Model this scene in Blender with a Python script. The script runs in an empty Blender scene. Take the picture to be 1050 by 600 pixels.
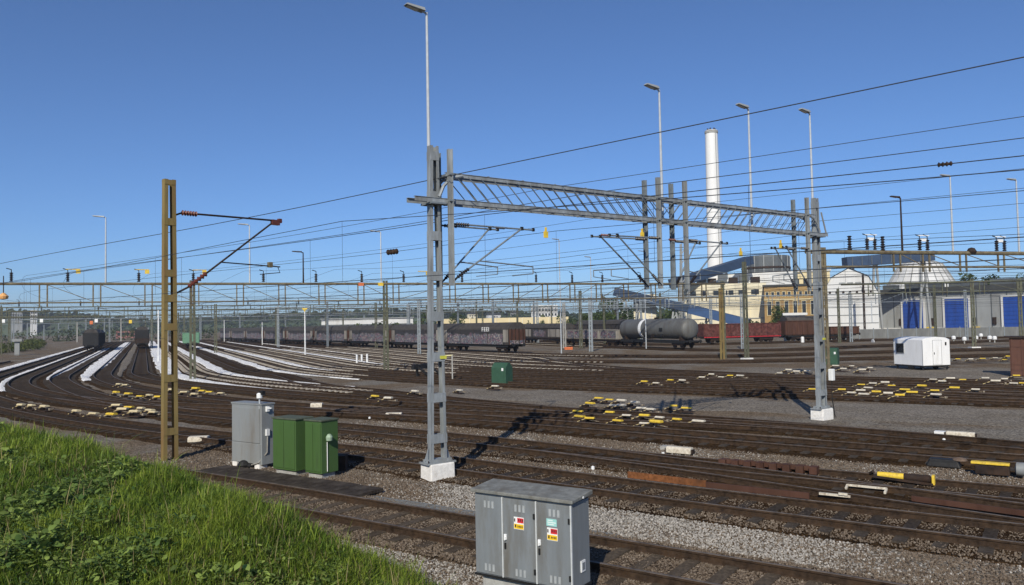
import bpy, bmesh, math, random
import numpy as np
from mathutils import Vector, Matrix
random.seed(7); np.random.seed(7)
SC = bpy.context.scene
COL = SC.collection
R = math.radians

# ---------------------------------------------------------------- camera, sky, sun
EYE = 4.4; F = 808.0; ROLL = R(1.1); PITCH = math.atan(31/F)
cr, sr = math.cos(ROLL), math.sin(ROLL)
fw = Vector((0, math.cos(PITCH), math.sin(PITCH))); r0 = Vector((1, 0, 0)); u0 = Vector((0, -math.sin(PITCH), math.cos(PITCH)))
cam_r = cr*r0 - sr*u0; cam_u = sr*r0 + cr*u0
cd = bpy.data.cameras.new('camera'); cam = bpy.data.objects.new('camera', cd); COL.objects.link(cam)
cd.sensor_width = 36; cd.lens = 36*F/1050; cd.clip_end = 8000; cd.clip_start = .1
m = Matrix((( cam_r.x, cam_u.x, -fw.x, 0), (cam_r.y, cam_u.y, -fw.y, 0), (cam_r.z, cam_u.z, -fw.z, EYE), (0, 0, 0, 1)))
cam.matrix_world = m
SC.camera = cam
SUN_EL = R(32); SUN_AZ = R(192.4)                      # clockwise from +Y: behind the camera, a little to its left
w = bpy.data.worlds.new('World'); SC.world = w; w.use_nodes = True
nt = w.node_tree; bg = nt.nodes['Background']; sky = nt.nodes.new('ShaderNodeTexSky')
sky.sky_type = 'NISHITA'; sky.sun_disc = False; sky.sun_elevation = SUN_EL; sky.sun_rotation = SUN_AZ
sky.air_density = 1.0; sky.dust_density = .8; sky.ozone_density = 10; sky.altitude = 2000
hs = nt.nodes.new('ShaderNodeHueSaturation'); hs.inputs['Saturation'].default_value = .97; nt.links.new(sky.outputs[0], hs.inputs['Color'])
nt.links.new(hs.outputs[0], bg.inputs[0]); bg.inputs[1].default_value = .114
sd = bpy.data.lights.new('sun', 'SUN'); sd.energy = 4.4; sd.angle = R(.5); sd.color = (1, .925, .79)
sun = bpy.data.objects.new('sun', sd); COL.objects.link(sun)
sdir = Vector((math.sin(SUN_AZ)*math.cos(SUN_EL), math.cos(SUN_AZ)*math.cos(SUN_EL), math.sin(SUN_EL)))
sun.rotation_euler = sdir.to_track_quat('Z', 'Y').to_euler(); sun.location = (0, -20, 40)
SC.view_settings.view_transform = 'Standard'; SC.view_settings.look = 'None'; SC.view_settings.exposure = 0; SC.view_settings.gamma = 1
SC.cycles.use_denoising = True
SC.cycles.max_bounces = 5; SC.cycles.transparent_max_bounces = 8

# ---------------------------------------------------------------- measuring the place: photo pixels (1050x600) to points in the yard
def ray(x, y):
    d = fw + cam_r*((x-525)/F) + cam_u*((300-y)/F)
    return d/d.y
def G(x, y, z=0.0):
    d = ray(x, y); return Vector((0, 0, EYE)) + d*((z-EYE)/d.z)
def A(x, y, Y): return Vector((0, 0, EYE)) + ray(x, y)*Y
TN = Vector((.58, .815, 0)); TT = Vector((-.815, .58, 0))   # across and along the near tracks
def SP(s, p, z=0): return TN*p + TT*s + Vector((0, 0, z))
TH = math.atan2(TT.y, TT.x)
def smooth(a, b, x):
    t = min(1, max(0, (x-a)/(b-a))); return t*t*(3-2*t)
def yard(u, p):
    """u metres along the fan of curving tracks, p its offset"""
    rad = 129-p
    if u <= 30: return SP(u, p)
    th = (u-30)/100; ex = 0
    if th > .515: ex = (th-.515)*100; th = .515
    s = 30 + rad*math.sin(th) + ex*math.cos(th); q = 129 - rad*math.cos(th) + ex*math.sin(th)
    return SP(s, q)
def yard_dir(u, p):
    d = yard(u+.5, p)-yard(u-.5, p); return math.atan2(d.y, d.x)

# ---------------------------------------------------------------- materials
MATS = {}
def mat(name, col, rough=.6, metal=0.0, var=.18, scale=6.0, bump=0.0, bscale=60.0, dirt=None, dscale=1.5, damt=.5, streak=False, coord='Object', spec=.4):
    if name in MATS: return MATS[name]
    M = bpy.data.materials.new(name); M.use_nodes = True; N = M.node_tree.nodes; L = M.node_tree.links
    b = N['Principled BSDF']; b.inputs['Roughness'].default_value = rough; b.inputs['Metallic'].default_value = metal
    b.inputs['Specular IOR Level'].default_value = spec
    tc = N.new('ShaderNodeTexCoord'); mp = N.new('ShaderNodeMapping')
    if coord == 'World':
        ge = N.new('ShaderNodeNewGeometry'); L.new(ge.outputs['Position'], mp.inputs[0])
    else: L.new(tc.outputs['Object'], mp.inputs[0])
    if streak: mp.inputs['Scale'].default_value = (1, 1, .18)
    n = N.new('ShaderNodeTexNoise'); n.inputs['Scale'].default_value = scale; n.inputs['Detail'].default_value = 6; n.inputs['Roughness'].default_value = .65
    L.new(mp.outputs[0], n.inputs[0])
    cr_ = N.new('ShaderNodeValToRGB'); L.new(n.outputs['Fac'], cr_.inputs[0])
    lo = [max(0, c*(1-var*1.6)) for c in col]; hi = [min(1, c*(1+var*1.4)) for c in col]
    cr_.color_ramp.elements[0].position = .3; cr_.color_ramp.elements[0].color = (*lo, 1)
    cr_.color_ramp.elements[1].position = .7; cr_.color_ramp.elements[1].color = (*hi, 1)
    out = cr_.outputs[0]
    if dirt:
        n2 = N.new('ShaderNodeTexNoise'); n2.inputs['Scale'].default_value = dscale; n2.inputs['Detail'].default_value = 8; n2.inputs['Roughness'].default_value = .7
        L.new(mp.outputs[0], n2.inputs[0])
        mr = N.new('ShaderNodeMapRange'); mr.inputs['From Min'].default_value = .62-.3*damt; mr.inputs['From Max'].default_value = .8-.2*damt; mr.inputs['To Max'].default_value = min(1, .4+damt)
        L.new(n2.outputs['Fac'], mr.inputs[0])
        mx = N.new('ShaderNodeMix'); mx.data_type = 'RGBA'; L.new(mr.outputs[0], mx.inputs[0]); L.new(out, mx.inputs[6]); mx.inputs[7].default_value = (*dirt, 1)
        out = mx.outputs[2]
    L.new(out, b.inputs['Base Color'])
    if bump:
        n3 = N.new('ShaderNodeTexNoise'); n3.inputs['Scale'].default_value = bscale; n3.inputs['Detail'].default_value = 4; L.new(tc.outputs['Object'], n3.inputs[0])
        bp = N.new('ShaderNodeBump'); bp.inputs['Strength'].default_value = bump; bp.inputs['Distance'].default_value = .02
        L.new(n3.outputs['Fac'], bp.inputs['Height']); L.new(bp.outputs[0], b.inputs['Normal'])
    MATS[name] = M; return M

def gravel_mat(name, base, alt, grey=None, stain=None):
    M = bpy.data.materials.new(name); M.use_nodes = True; N = M.node_tree.nodes; L = M.node_tree.links
    b = N['Principled BSDF']; b.inputs['Roughness'].default_value = 1; b.inputs['Specular IOR Level'].default_value = .02
    ge = N.new('ShaderNodeNewGeometry'); P = ge.outputs['Position']
    def noise(sc, det=5, ro=.6):
        n = N.new('ShaderNodeTexNoise'); n.inputs['Scale'].default_value = sc; n.inputs['Detail'].default_value = det; n.inputs['Roughness'].default_value = ro; L.new(P, n.inputs[0]); return n.outputs['Fac']
    def rng(x, a, c, lo=0., hi=1.):
        r = N.new('ShaderNodeMapRange'); r.inputs['From Min'].default_value = a; r.inputs['From Max'].default_value = c; r.inputs['To Min'].default_value = lo; r.inputs['To Max'].default_value = hi; L.new(x, r.inputs[0]); return r.outputs[0]
    def mix(f, a, c, mode='MIX'):
        x = N.new('ShaderNodeMix'); x.data_type = 'RGBA'; x.blend_type = mode
        if isinstance(f, float): x.inputs[0].default_value = f
        else: L.new(f, x.inputs[0])
        for k, v in ((6, a), (7, c)):
            if isinstance(v, tuple): x.inputs[k].default_value = (*v, 1)
            else: L.new(v, x.inputs[k])
        return x.outputs[2]
    c = mix(rng(noise(.35), .35, .65), base, alt)
    if grey: c = mix(rng(noise(.16, 4), .46, .6), c, grey)
    if stain: c = mix(rng(noise(.8, 6), .5, .72), c, stain)
    v = N.new('ShaderNodeTexVoronoi'); v.inputs['Scale'].default_value = 17; L.new(P, v.inputs['Vector'])
    sep = N.new('ShaderNodeSeparateColor'); L.new(v.outputs['Color'], sep.inputs[0])
    sh = N.new('ShaderNodeCombineColor'); q = rng(sep.outputs[0], 0, 1, .5, 1.55)
    for k in range(3): L.new(q, sh.inputs[k])
    c = mix(1.0, c, sh.outputs[0], 'MULTIPLY')
    gr = N.new('ShaderNodeCombineColor'); q2 = rng(noise(5, 6, .75), .3, .7, .75, 1.25)
    for k in range(3): L.new(q2, gr.inputs[k])
    c = mix(1.0, c, gr.outputs[0], 'MULTIPLY')
    L.new(c, b.inputs['Base Color'])
    bp = N.new('ShaderNodeBump'); bp.inputs['Strength'].default_value = .8; bp.inputs['Distance'].default_value = .04
    L.new(v.outputs['Distance'], bp.inputs['Height']); bp.invert = True; L.new(bp.outputs[0], b.inputs['Normal'])
    MATS[name] = M; return M

def stone_mat(name, cols):
    M = bpy.data.materials.new(name); M.use_nodes = True; N = M.node_tree.nodes; L = M.node_tree.links
    b = N['Principled BSDF']; b.inputs['Roughness'].default_value = .95; b.inputs['Specular IOR Level'].default_value = .08
    oi = N.new('ShaderNodeObjectInfo'); r = N.new('ShaderNodeValToRGB'); L.new(oi.outputs['Random'], r.inputs[0])
    r.color_ramp.elements[0].color = (*cols[0], 1); r.color_ramp.elements[1].color = (*cols[-1], 1)
    for i, c in enumerate(cols[1:-1]):
        e = r.color_ramp.elements.new((i+1)/(len(cols)-1)); e.color = (*c, 1)
    L.new(r.outputs[0], b.inputs['Base Color']); MATS[name] = M; return M

def leaf_mat(name, rough=.55, trans=.35):
    M = bpy.data.materials.new(name); M.use_nodes = True; N = M.node_tree.nodes; L = M.node_tree.links
    b = N['Principled BSDF']; b.inputs['Roughness'].default_value = rough; b.inputs['Specular IOR Level'].default_value = .3
    a = N.new('ShaderNodeAttribute'); a.attribute_name = 'tint'; L.new(a.outputs['Color'], b.inputs['Base Color'])
    t = N.new('ShaderNodeBsdfTranslucent'); L.new(a.outputs['Color'], t.inputs[0])
    mx = N.new('ShaderNodeMixShader'); mx.inputs[0].default_value = trans
    L.new(b.outputs[0], mx.inputs[1]); L.new(t.outputs[0], mx.inputs[2]); L.new(mx.outputs[0], N['Material Output'].inputs[0])
    MATS[name] = M; return M

ground_m = gravel_mat('gravel_ground', (.145, .106, .07), (.178, .138, .097), grey=(.205, .186, .157))
bed_m = gravel_mat('oily_ballast', (.038, .0225, .0112), (.06, .038, .0205), stain=(.02, .0125, .007))
nearbed_m = gravel_mat('brown_ballast', (.088, .063, .042), (.115, .086, .06), stain=(.045, .032, .022))
path_m = gravel_mat('path_gravel', (.185, .16, .128), (.225, .2, .168))
white_m = gravel_mat('white_limestone', (.8, .79, .76), (.85, .84, .82))
soil_m = gravel_mat('grassy_soil', (.035, .05, .014), (.05, .06, .02), stain=(.05, .035, .02))
rail_m = mat('rusty_rail', (.043, .029, .02), .9, 0, .35, 9, dirt=(.07, .043, .025), dscale=2.5, spec=.08)
railtop_m = mat('worn_rail_head', (.14, .115, .095), .6, .15, .3, 5, dirt=(.06, .042, .03), spec=.2)
rust_m = mat('bright_rust', (.2, .08, .032), .85, 0, .3, 12, dirt=(.075, .036, .02), spec=.1)
timberw_m = mat('weathered_timber', (.1, .079, .058), .9, 0, .3, 14, .4, 40, dirt=(.055, .042, .03), damt=.6, spec=.1)
timber_m = mat('tarred_timber', (.045, .036, .029), .9, 0, .35, 14, .4, 40, dirt=(.1, .085, .07), spec=.1)
concrete_m = mat('sleeper_concrete', (.44, .4, .34), .9, 0, .2, 10, .3, 50, dirt=(.16, .12, .085), damt=.55, spec=.1)
conc_m = mat('pale_concrete', (.77, .755, .72), .9, 0, .1, 9, .25, 40, dirt=(.38, .33, .26), dscale=5, damt=.25)
vent_m = mat('vent_slot_grey', (.34, .36, .365), .6, 0, .1)
galv_m = mat('galvanised_steel', (.295, .322, .338), .6, .2, .2, 5, dirt=(.17, .165, .15), dscale=2.2, damt=.5, streak=True)
galvd_m = mat('dull_galvanised_steel', (.22, .25, .27), .6, .35, .15, 5)
cab_m = mat('cabinet_grey_paint', (.205, .225, .238), .55, .1, .09, 3, dirt=(.14, .13, .11), dscale=2.6, damt=.5, streak=True)
cabl_m = mat('light_grey_paint', (.27, .29, .295), .55, .1, .1, 3, dirt=(.19, .18, .16), damt=.5, streak=True)
cabroof_m = mat('lichen_roof_paint', (.2, .205, .19), .75, .05, .2, 7, dirt=(.13, .12, .1), dscale=5)
gasket_m = mat('door_gap_strip', (.55, .57, .57), .5, 0, .08)
plinth_m = mat('plinth_concrete', (.36, .36, .34), .9, 0, .12, 10, .3, 60, dirt=(.22, .2, .17))
green_m = mat('dark_green_paint', (.058, .118, .032), .5, 0, .1, 3, dirt=(.045, .08, .03), dscale=3, damt=.35, streak=True)
greend_m = mat('blue_green_paint', (.032, .085, .05), .55, 0, .1, 3)
olive_m = mat('ochre_weathered_paint', (.235, .175, .062), .75, 0, .22, 6, .2, 60, dirt=(.16, .08, .035), dscale=3, damt=.5, streak=True)
moss_m = mat('mossy_old_steel', (.165, .14, .085), .85, 0, .25, 3, dirt=(.09, .06, .035), dscale=1.2)
mossg_m = mat('green_old_steel', (.105, .112, .075), .8, 0, .25, 3, dirt=(.08, .06, .035), dscale=1.2)
black_m = mat('black_iron', (.018, .018, .018), .6, .2, .3)
wire_m = mat('dark_copper_wire', (.05, .055, .065), .6, .3, .1)
porc_m = mat('brown_porcelain', (.13, .035, .022), .35, 0, .2, 20)
blkins_m = mat('dark_insulator', (.022, .02, .024), .4, 0, .2, 20)
yellow_m = mat('yellow_paint', (.74, .52, .05), .6, 0, .12, 9, dirt=(.22, .15, .06), dscale=7, damt=.4)
cream_w_m = mat('dirty_white_paint', (.66, .61, .5), .7, 0, .15, 9, dirt=(.25, .19, .13), dscale=8, damt=.5)
grime_m = mat('grimy_pale_panel', (.3, .28, .245), .8, 0, .25, 3, dirt=(.1, .08, .065), dscale=1.5, damt=.6, streak=True)
rod_m = mat('dirty_rod_paint', (.32, .27, .2), .8, 0, .25, 9, dirt=(.1, .07, .05), dscale=6, damt=.6)
white_p = mat('white_paint', (.78, .79, .78), .5, 0, .05, 4, dirt=(.55, .54, .5), dscale=3, damt=.25, streak=True)
lampgrey_m = mat('pale_lamp_steel', (.5, .53, .55), .45, .2, .08)
lamphead_m = mat('lamp_head_grey', (.35, .37, .37), .5, .2, .08)
dark_m = mat('dark_brown_steel', (.035, .026, .022), .75, .1, .3, 4, dirt=(.07, .04, .025), spec=.1)
wag_m = mat('wagon_dark_paint', (.04, .036, .034), .7, .05, .25, 3, dirt=(.075, .055, .042), dscale=1.5, streak=True)
wagroof_m = mat('wagon_roof', (.05, .045, .042), .8, 0, .2, 2, dirt=(.085, .075, .065))
tank_m = mat('tank_grey_paint', (.125, .128, .122), .55, .05, .15, 2, dirt=(.08, .07, .06), dscale=1.2, streak=True)
red_m = mat('wagon_red_paint', (.1, .03, .024), .85, 0, .45, 2.2, dirt=(.14, .08, .07), dscale=1.1, damt=.35)
redb_m = mat('bright_red_paint', (.52, .03, .04), .6, 0, .15)
brown_m = mat('brown_wagon_paint', (.085, .042, .03), .75, 0, .25, 3, dirt=(.05, .03, .02), streak=True, spec=.1)
glass_m = mat('dark_glass', (.02, .024, .03), .12, 0, .2, spec=.6)
silver_m = mat('chimney_white', (.78, .78, .76), .6, 0, .04, .3, dirt=(.6, .58, .55), dscale=.15, damt=.3, streak=True)
cream_m = mat('cream_cladding', (.72, .66, .48), .75, 0, .06, .3, dirt=(.55, .5, .38), dscale=.2, streak=True)
creamy_m = mat('pale_yellow_cladding', (.66, .56, .33), .8, 0, .06, .3)
whitecl_m = mat('white_cladding', (.64, .645, .63), .65, 0, .05, .3, dirt=(.52, .51, .48), dscale=.25, streak=True)
tan_m = mat('ochre_brick', (.34, .22, .085), .85, 0, .12, 1.0)
greycl_m = mat('grey_cladding', (.3, .315, .315), .7, 0, .08, .4, dirt=(.2, .2, .19), dscale=.3, streak=True)
drum_m = mat('grey_drum_cladding', (.1, .112, .118), .6, .1, .1, .5)
blue_m = mat('blue_door_paint', (.018, .07, .33), .5, 0, .08, 1.0, dirt=(.02, .045, .18), streak=True)
bluegrey_m = mat('conveyor_blue_grey', (.032, .06, .115), .6, .1, .12, .8)
bluer_m = mat('blue_roof', (.03, .075, .18), .55, 0, .12, .8)
droof_m = mat('dark_roofing', (.05, .052, .05), .8, 0, .15, .6)
rustbox_m = mat('rust_brown_plate', (.105, .045, .03), .8, 0, .22, 3, dirt=(.05, .028, .02), streak=True)
bark_m = mat('bark', (.07, .052, .038), .95, 0, .3, 5)
leaf_m = leaf_mat('foliage'); grass_m = leaf_mat('grass_blades', .5, .4)

# ---------------------------------------------------------------- mesh helpers
class MB:
    def __init__(s): s.v = []; s.f = []
    def add(s, vs, fs):
        o = len(s.v); s.v += [tuple(x) for x in vs]; s.f += [tuple(i+o for i in f) for f in fs]; return s
    def box(s, c, d, rz=0.0, M=None, taper=1.0):
        x, y, z = d[0]/2, d[1]/2, d[2]/2; k = taper
        vs = [Vector(q) for q in ((-x,-y,-z),(x,-y,-z),(x,y,-z),(-x,y,-z),(-x*k,-y*k,z),(x*k,-y*k,z),(x*k,y*k,z),(-x*k,y*k,z))]
        if M is None: M = Matrix.Rotation(rz, 3, 'Z') if rz else None
        if M is not None: vs = [M @ q for q in vs]
        c = Vector(c)
        return s.add([q+c for q in vs], [(0,3,2,1),(4,5,6,7),(0,1,5,4),(1,2,6,5),(2,3,7,6),(3,0,4,7)])
    def bar(s, a, b, wdt, h=None, up=Vector((0,0,1))):
        a, b = Vector(a), Vector(b); h = h or wdt; d = (b-a)
        if d.length < 1e-6: return s
        x = d.normalized(); y = up.cross(x)
        if y.length < 1e-4: y = Vector((0,1,0)).cross(x)
        y.normalize(); z = x.cross(y)
        vs = []
        for e in (a, b):
            for sy, sz in ((-1,-1),(1,-1),(1,1),(-1,1)): vs.append(e+y*(sy*wdt/2)+z*(sz*h/2))
        return s.add(vs, [(0,3,2,1),(4,5,6,7),(0,1,5,4),(1,2,6,5),(2,3,7,6),(3,0,4,7)])
    def tube(s, pts, r, n=6, r2=None, cap=True):
        pts = [Vector(p) for p in pts]; o = len(s.v); m_ = len(pts)
        for i, p in enumerate(pts):
            d = (pts[min(i+1, m_-1)]-pts[max(i-1, 0)]).normalized()
            y = Vector((0,0,1)).cross(d)
            if y.length < 1e-3: y = Vector((0,1,0)).cross(d)
            y.normalize(); z = d.cross(y); rr = r if r2 is None else r+(r2-r)*i/(m_-1)
            for k in range(n):
                a = 2*math.pi*k/n; s.v.append(tuple(p+y*(rr*math.cos(a))+z*(rr*math.sin(a))))
        for i in range(m_-1):
            for k in range(n):
                s.f.append((o+i*n+k, o+i*n+(k+1)%n, o+(i+1)*n+(k+1)%n, o+(i+1)*n+k))
        if cap: s.f.append(tuple(o+k for k in range(n))[::-1]); s.f.append(tuple(o+(m_-1)*n+k for k in range(n)))
        return s
    def ribbed(s, a, b, r, k=6, n=8):              # an insulator: a rod with sheds
        a, b = Vector(a), Vector(b); pts = []; o = len(s.v); d = (b-a).normalized()
        y = Vector((0,0,1)).cross(d)
        if y.length < 1e-3: y = Vector((0,1,0)).cross(d)
        y.normalize(); z = d.cross(y); rows = []
        for i in range(k):
            rows += [((i+.1)/k, r*.5), ((i+.45)/k, r), ((i+.75)/k, r*.55)]
        for t, rr in rows:
            p = a+(b-a)*t
            for j in range(n):
                an = 2*math.pi*j/n; s.v.append(tuple(p+y*(rr*math.cos(an))+z*(rr*math.sin(an))))
        for i in range(len(rows)-1):
            for j in range(n): s.f.append((o+i*n+j, o+i*n+(j+1)%n, o+(i+1)*n+(j+1)%n, o+(i+1)*n+j))
        s.f.append(tuple(o+j for j in range(n))[::-1]); s.f.append(tuple(o+(len(rows)-1)*n+j for j in range(n)))
        return s
    def lathe(s, prof, n=24, axis='Z', c=(0,0,0)):
        o = len(s.v); c = Vector(c)
        for r, h in prof:
            for k in range(n):
                a = 2*math.pi*k/n; q = (r*math.cos(a), r*math.sin(a), h) if axis == 'Z' else (h, r*math.cos(a), r*math.sin(a))
                s.v.append(tuple(Vector(q)+c))
        for i in range(len(prof)-1):
            for k in range(n): s.f.append((o+i*n+k, o+i*n+(k+1)%n, o+(i+1)*n+(k+1)%n, o+(i+1)*n+k))
        s.f.append(tuple(o+k for k in range(n))[::-1]); s.f.append(tuple(o+(len(prof)-1)*n+k for k in range(n)))
        return s
    def prism(s, prof, x0, x1):                     # a (y,z) outline run along x
        n = len(prof); vs = [(x0, y, z) for y, z in prof]+[(x1, y, z) for y, z in prof]
        fs = [(i, (i+1)%n, n+(i+1)%n, n+i) for i in range(n)]+[tuple(range(n))[::-1], tuple(range(n, 2*n))]
        return s.add(vs, fs)
    def sweep(s, pts, prof):                        # an open outline (y,z) run along a polyline on the ground
        o = len(s.v); n = len(prof); m_ = len(pts)
        for i, p in enumerate(pts):
            d = (pts[min(i+1, m_-1)]-pts[max(i-1, 0)]); d.z = 0; d.normalize(); y = Vector((-d.y, d.x, 0))
            for a, z in prof: s.v.append(tuple(p+y*a+Vector((0,0,z))))
        for i in range(m_-1):
            for k in range(n): s.f.append((o+i*n+k, o+(i+1)*n+k, o+(i+1)*n+(k+1)%n, o+i*n+(k+1)%n))
        s.f.append(tuple(o+k for k in range(n))); s.f.append(tuple(o+(m_-1)*n+k for k in range(n))[::-1])
        return s
    def mesh(s, name, m_, smooth_=False):
        me = bpy.data.meshes.new(name); me.from_pydata(s.v, [], s.f); me.materials.append(m_)
        bm = bmesh.new(); bm.from_mesh(me); bmesh.ops.recalc_face_normals(bm, faces=bm.faces); bm.to_mesh(me); bm.free()
        if smooth_:
            me.polygons.foreach_set('use_smooth', [True]*len(me.polygons))
            try: me.set_sharp_from_angle(angle=R(40))
            except Exception: pass
        return me
    def obj(s, name, m_, parent=None, smooth_=False, bevel=0):
        return link(name, s.mesh(name, m_, smooth_), parent, bevel)
def link(name, me, parent=None, bevel=0):
    o = bpy.data.objects.new(name, me); COL.objects.link(o)
    if parent is not None: o.parent = parent
    if bevel:
        bv = o.modifiers.new('bevel', 'BEVEL'); bv.width = bevel; bv.segments = 2; bv.limit_method = 'ANGLE'
    return o
def tag(o, label=None, cat=None, group=None, kind=None):
    if label: o['label'] = label
    if cat: o['category'] = cat
    if group: o['group'] = group
    if kind: o['kind'] = kind
    return o
def thing(name, label, cat, loc=(0,0,0), rz=0.0, group=None):
    o = bpy.data.objects.new(name, None); COL.objects.link(o); o.empty_display_size = .2
    o.location = loc; o.rotation_euler = (0,0,rz); return tag(o, label, cat, group)
def copy_tree(o, parent=None):
    c = o.copy(); COL.objects.link(c)
    if parent is not None: c.parent = parent
    for ch in list(o.children): copy_tree(ch, c)
    return c
def put(o, loc, rz=0.0, label=None, group=None):
    o.location = loc; o.rotation_euler = (0,0,rz)
    if label: o['label'] = label
    if group: o['group'] = group
    return o
def structure(name, mb, m_): return tag(mb.obj(name, m_), kind='structure')
V = Vector
# ---------------------------------------------------------------- ground
def noise2(x, y, k=0):
    return (math.sin(x*1.7+k)*math.cos(y*1.3-k*2)+.6*math.sin(x*3.9-y*2.7+k*3)+.4*math.sin(x*7.1+y*8.3+k))/2
mb = MB()
xs = [-2600,-1500,-600,-300,-150]+list(range(-120,121,12))+[150,300,600,1500,2600]
ys = [-300,-60]+list(range(-24,161,12))+[200,300,450,700,1200,1800,2600]
for j, y in enumerate(ys):
    for i, x in enumerate(xs): mb.v.append((x, y, 0))
W_ = len(xs)
for j in range(len(ys)-1):
    for i in range(W_-1): mb.f.append((j*W_+i, j*W_+i+1, (j+1)*W_+i+1, (j+1)*W_+i))
structure('yard_ground', mb, ground_m)

def strip(name, pts, width, z, m_, seed=0, jag=.18, crown=.03):
    """an uneven-edged sheet of ballast or gravel along a line"""
    mb = MB(); n = len(pts); rnd = random.Random(seed); ws = width if isinstance(width, (list, tuple)) else [width]*n
    for i, p in enumerate(pts):
        d = pts[min(i+1, n-1)]-pts[max(i-1, 0)]; d.z = 0; d.normalize(); y = V((-d.y, d.x, 0)); h = ws[i]/2
        for k, (a, dz) in enumerate(((-1, -.05), (-.86, 0), (0, crown), (.86, 0), (1, -.05))):
            e = a*h+(rnd.uniform(-jag, jag) if k in (0, 1, 3, 4) else 0)
            mb.v.append(tuple(p+y*e+V((0,0,z+dz))))
    for i in range(n-1):
        for k in range(4): mb.f.append((i*5+k, (i+1)*5+k, (i+1)*5+k+1, i*5+k+1))
    return mb.obj(name, m_)

def resample(pts, step):
    out = [pts[0].copy()]; acc = 0
    for a, b in zip(pts, pts[1:]):
        L_ = (b-a).length; t = step-acc
        while t <= L_: out.append(a+(b-a)*(t/L_)); t += step
        acc = L_-(t-step)
    return out
RPROF = [(-.062,0),(.062,0),(.05,.022),(.011,.04),(.011,.12),(.034,.128),(.034,.165),(-.034,.165),(-.034,.128),(-.011,.12),(-.011,.04),(-.05,.022)]
sl_t = MB().box((0,0,0), (2.5,.24,.16)).mesh('sleeper', timber_m)
sl_c = MB().box((-.8,0,0), (.95,.28,.16), taper=.9).box((.8,0,0), (.95,.28,.16), taper=.9).box((0,0,-.02), (.75,.2,.12)).mesh('concrete_sleeper', concrete_m)
NTRACK = [0]
sl_w = MB().box((0,0,0), (2.5,.24,.16)).mesh('weathered_sleeper', timberw_m)
def track(pts, bed=bed_m, width=3.1, near=0, lim=.12, conc=0, sleeper=True, step=.7):
    """ballast bed > rails, rail heads, sleepers. near: sleepers within this distance of the eye are objects; conc: sleepers beyond it are concrete"""
    k = NTRACK[0]; NTRACK[0] += 1
    z = .035+.003*(k % 9)
    fine = resample(pts, 1.0)
    def shift(pp, d):
        out = []
        for i, p in enumerate(pp):
            t = pp[min(i+1, len(pp)-1)]-pp[max(i-1, 0)]; t.normalize(); out.append(p+V((-t.y, t.x, 0))*d)
        return out
    b = strip('railway_track', fine, width, z, bed, seed=k); tag(b, kind='structure')
    for sgn in (-1, 1):
        c = shift(fine, sgn*.7525)
        MB().sweep([p+V((0,0,.06)) for p in c], RPROF).obj('rail', rail_m, b)
        hd = [(-.033,.163),(.033,.163),(.03,.171),(-.03,.171)]
        MB().sweep([p+V((0,0,.06)) for p in c], hd).obj('rail_head', railtop_m, b)
    if sleeper:
        sp = resample(pts, step); far_t, far_c = MB(), MB(); rnd = random.Random(k)
        for i in range(1, len(sp)-1):
            p = sp[i]; t = sp[i+1]-sp[i-1]; a = math.atan2(t.y, t.x)+math.pi/2; D = p.length
            if p.y < 1: continue
            isc = conc and D > conc and p.x < lim*p.y
            if D < near and abs(p.x/p.y) < .8:
                o = link('sleeper', sl_c if isc else (sl_w if bed is nearbed_m else sl_t), b); o.location = (p.x, p.y, .0+rnd.uniform(-.012, .008)); o.rotation_euler = (0, 0, a+rnd.uniform(-.03, .03))
            elif D < 165:
                if isc:
                    M = Matrix.Rotation(a, 3, 'Z')
                    for sx in (-.8, .8): far_c.box(p+M @ V((sx, 0, .035)), (.95,.28,.17), M=M, taper=.9)
                else: far_t.box((p.x, p.y, .0), (2.5,.24,.16), rz=a)
        for mb_, m_ in ((far_t, timber_m), (far_c, concrete_m)):
            if mb_.v: tag(mb_.obj('far_sleepers', m_, b), kind='stuff')
    return b
def fan(pf, u0, u1, **kw):
    p = pf if callable(pf) else (lambda u: pf)
    return track([yard(u0+i*2, p(u0+i*2)) for i in range(int((u1-u0)/2)+1)], **kw)
PT0 = lambda u: 12.8
PB = lambda u: 17.9+.7*smooth(5, 20, u)-.3*smooth(40, 70, u)
PA = lambda u: 21.9+.9*smooth(5, 25, u)-1.5*smooth(35, 70, u)
PA2 = lambda u: PA(u)+3.0*smooth(34, 68, u)
PD = lambda u: 27.0+.8*smooth(0, 25, u)
PC = lambda u: PD(u)+4.5*smooth(-16, 14, u)-1.2*smooth(45, 75, u)
PE0 = lambda u: PC(u)+4.2*smooth(18, 42, u)+1.0*smooth(45, 75, u)
PE1 = lambda u: PE0(u)+4.5*smooth(40, 64, u)
fan(PT0, -30, 130, bed=nearbed_m, width=3.3, near=60, conc=0)
fan(PB, -30, 330, near=48, width=3.4)
fan(PA, -30, 330, near=44, width=3.4)
fan(PA2, 36, 330)
fan(PD, -30, 330, near=44, width=3.3)
fan(PC, -14, 330, near=44)
fan(PE0, 20, 330, conc=52, lim=-.19)
fan(PE1, 42, 330)
# a crossover between the two near tracks on the right, and one between the next pair
fan(lambda u: PB(u)+(PA(u)-PB(u))*smooth(-14, 16, u), -14, 16, sleeper=False, width=2.6)
fan(lambda u: PD(u)+(PC(u)-PD(u))*smooth(16, 46, -u+50), 2, 36, sleeper=False, width=2.6)
fan(lambda u: PD(u)+(PA(u)-PD(u))*smooth(22, 52, u), 22, 54, sleeper=False, width=2.6)
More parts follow.
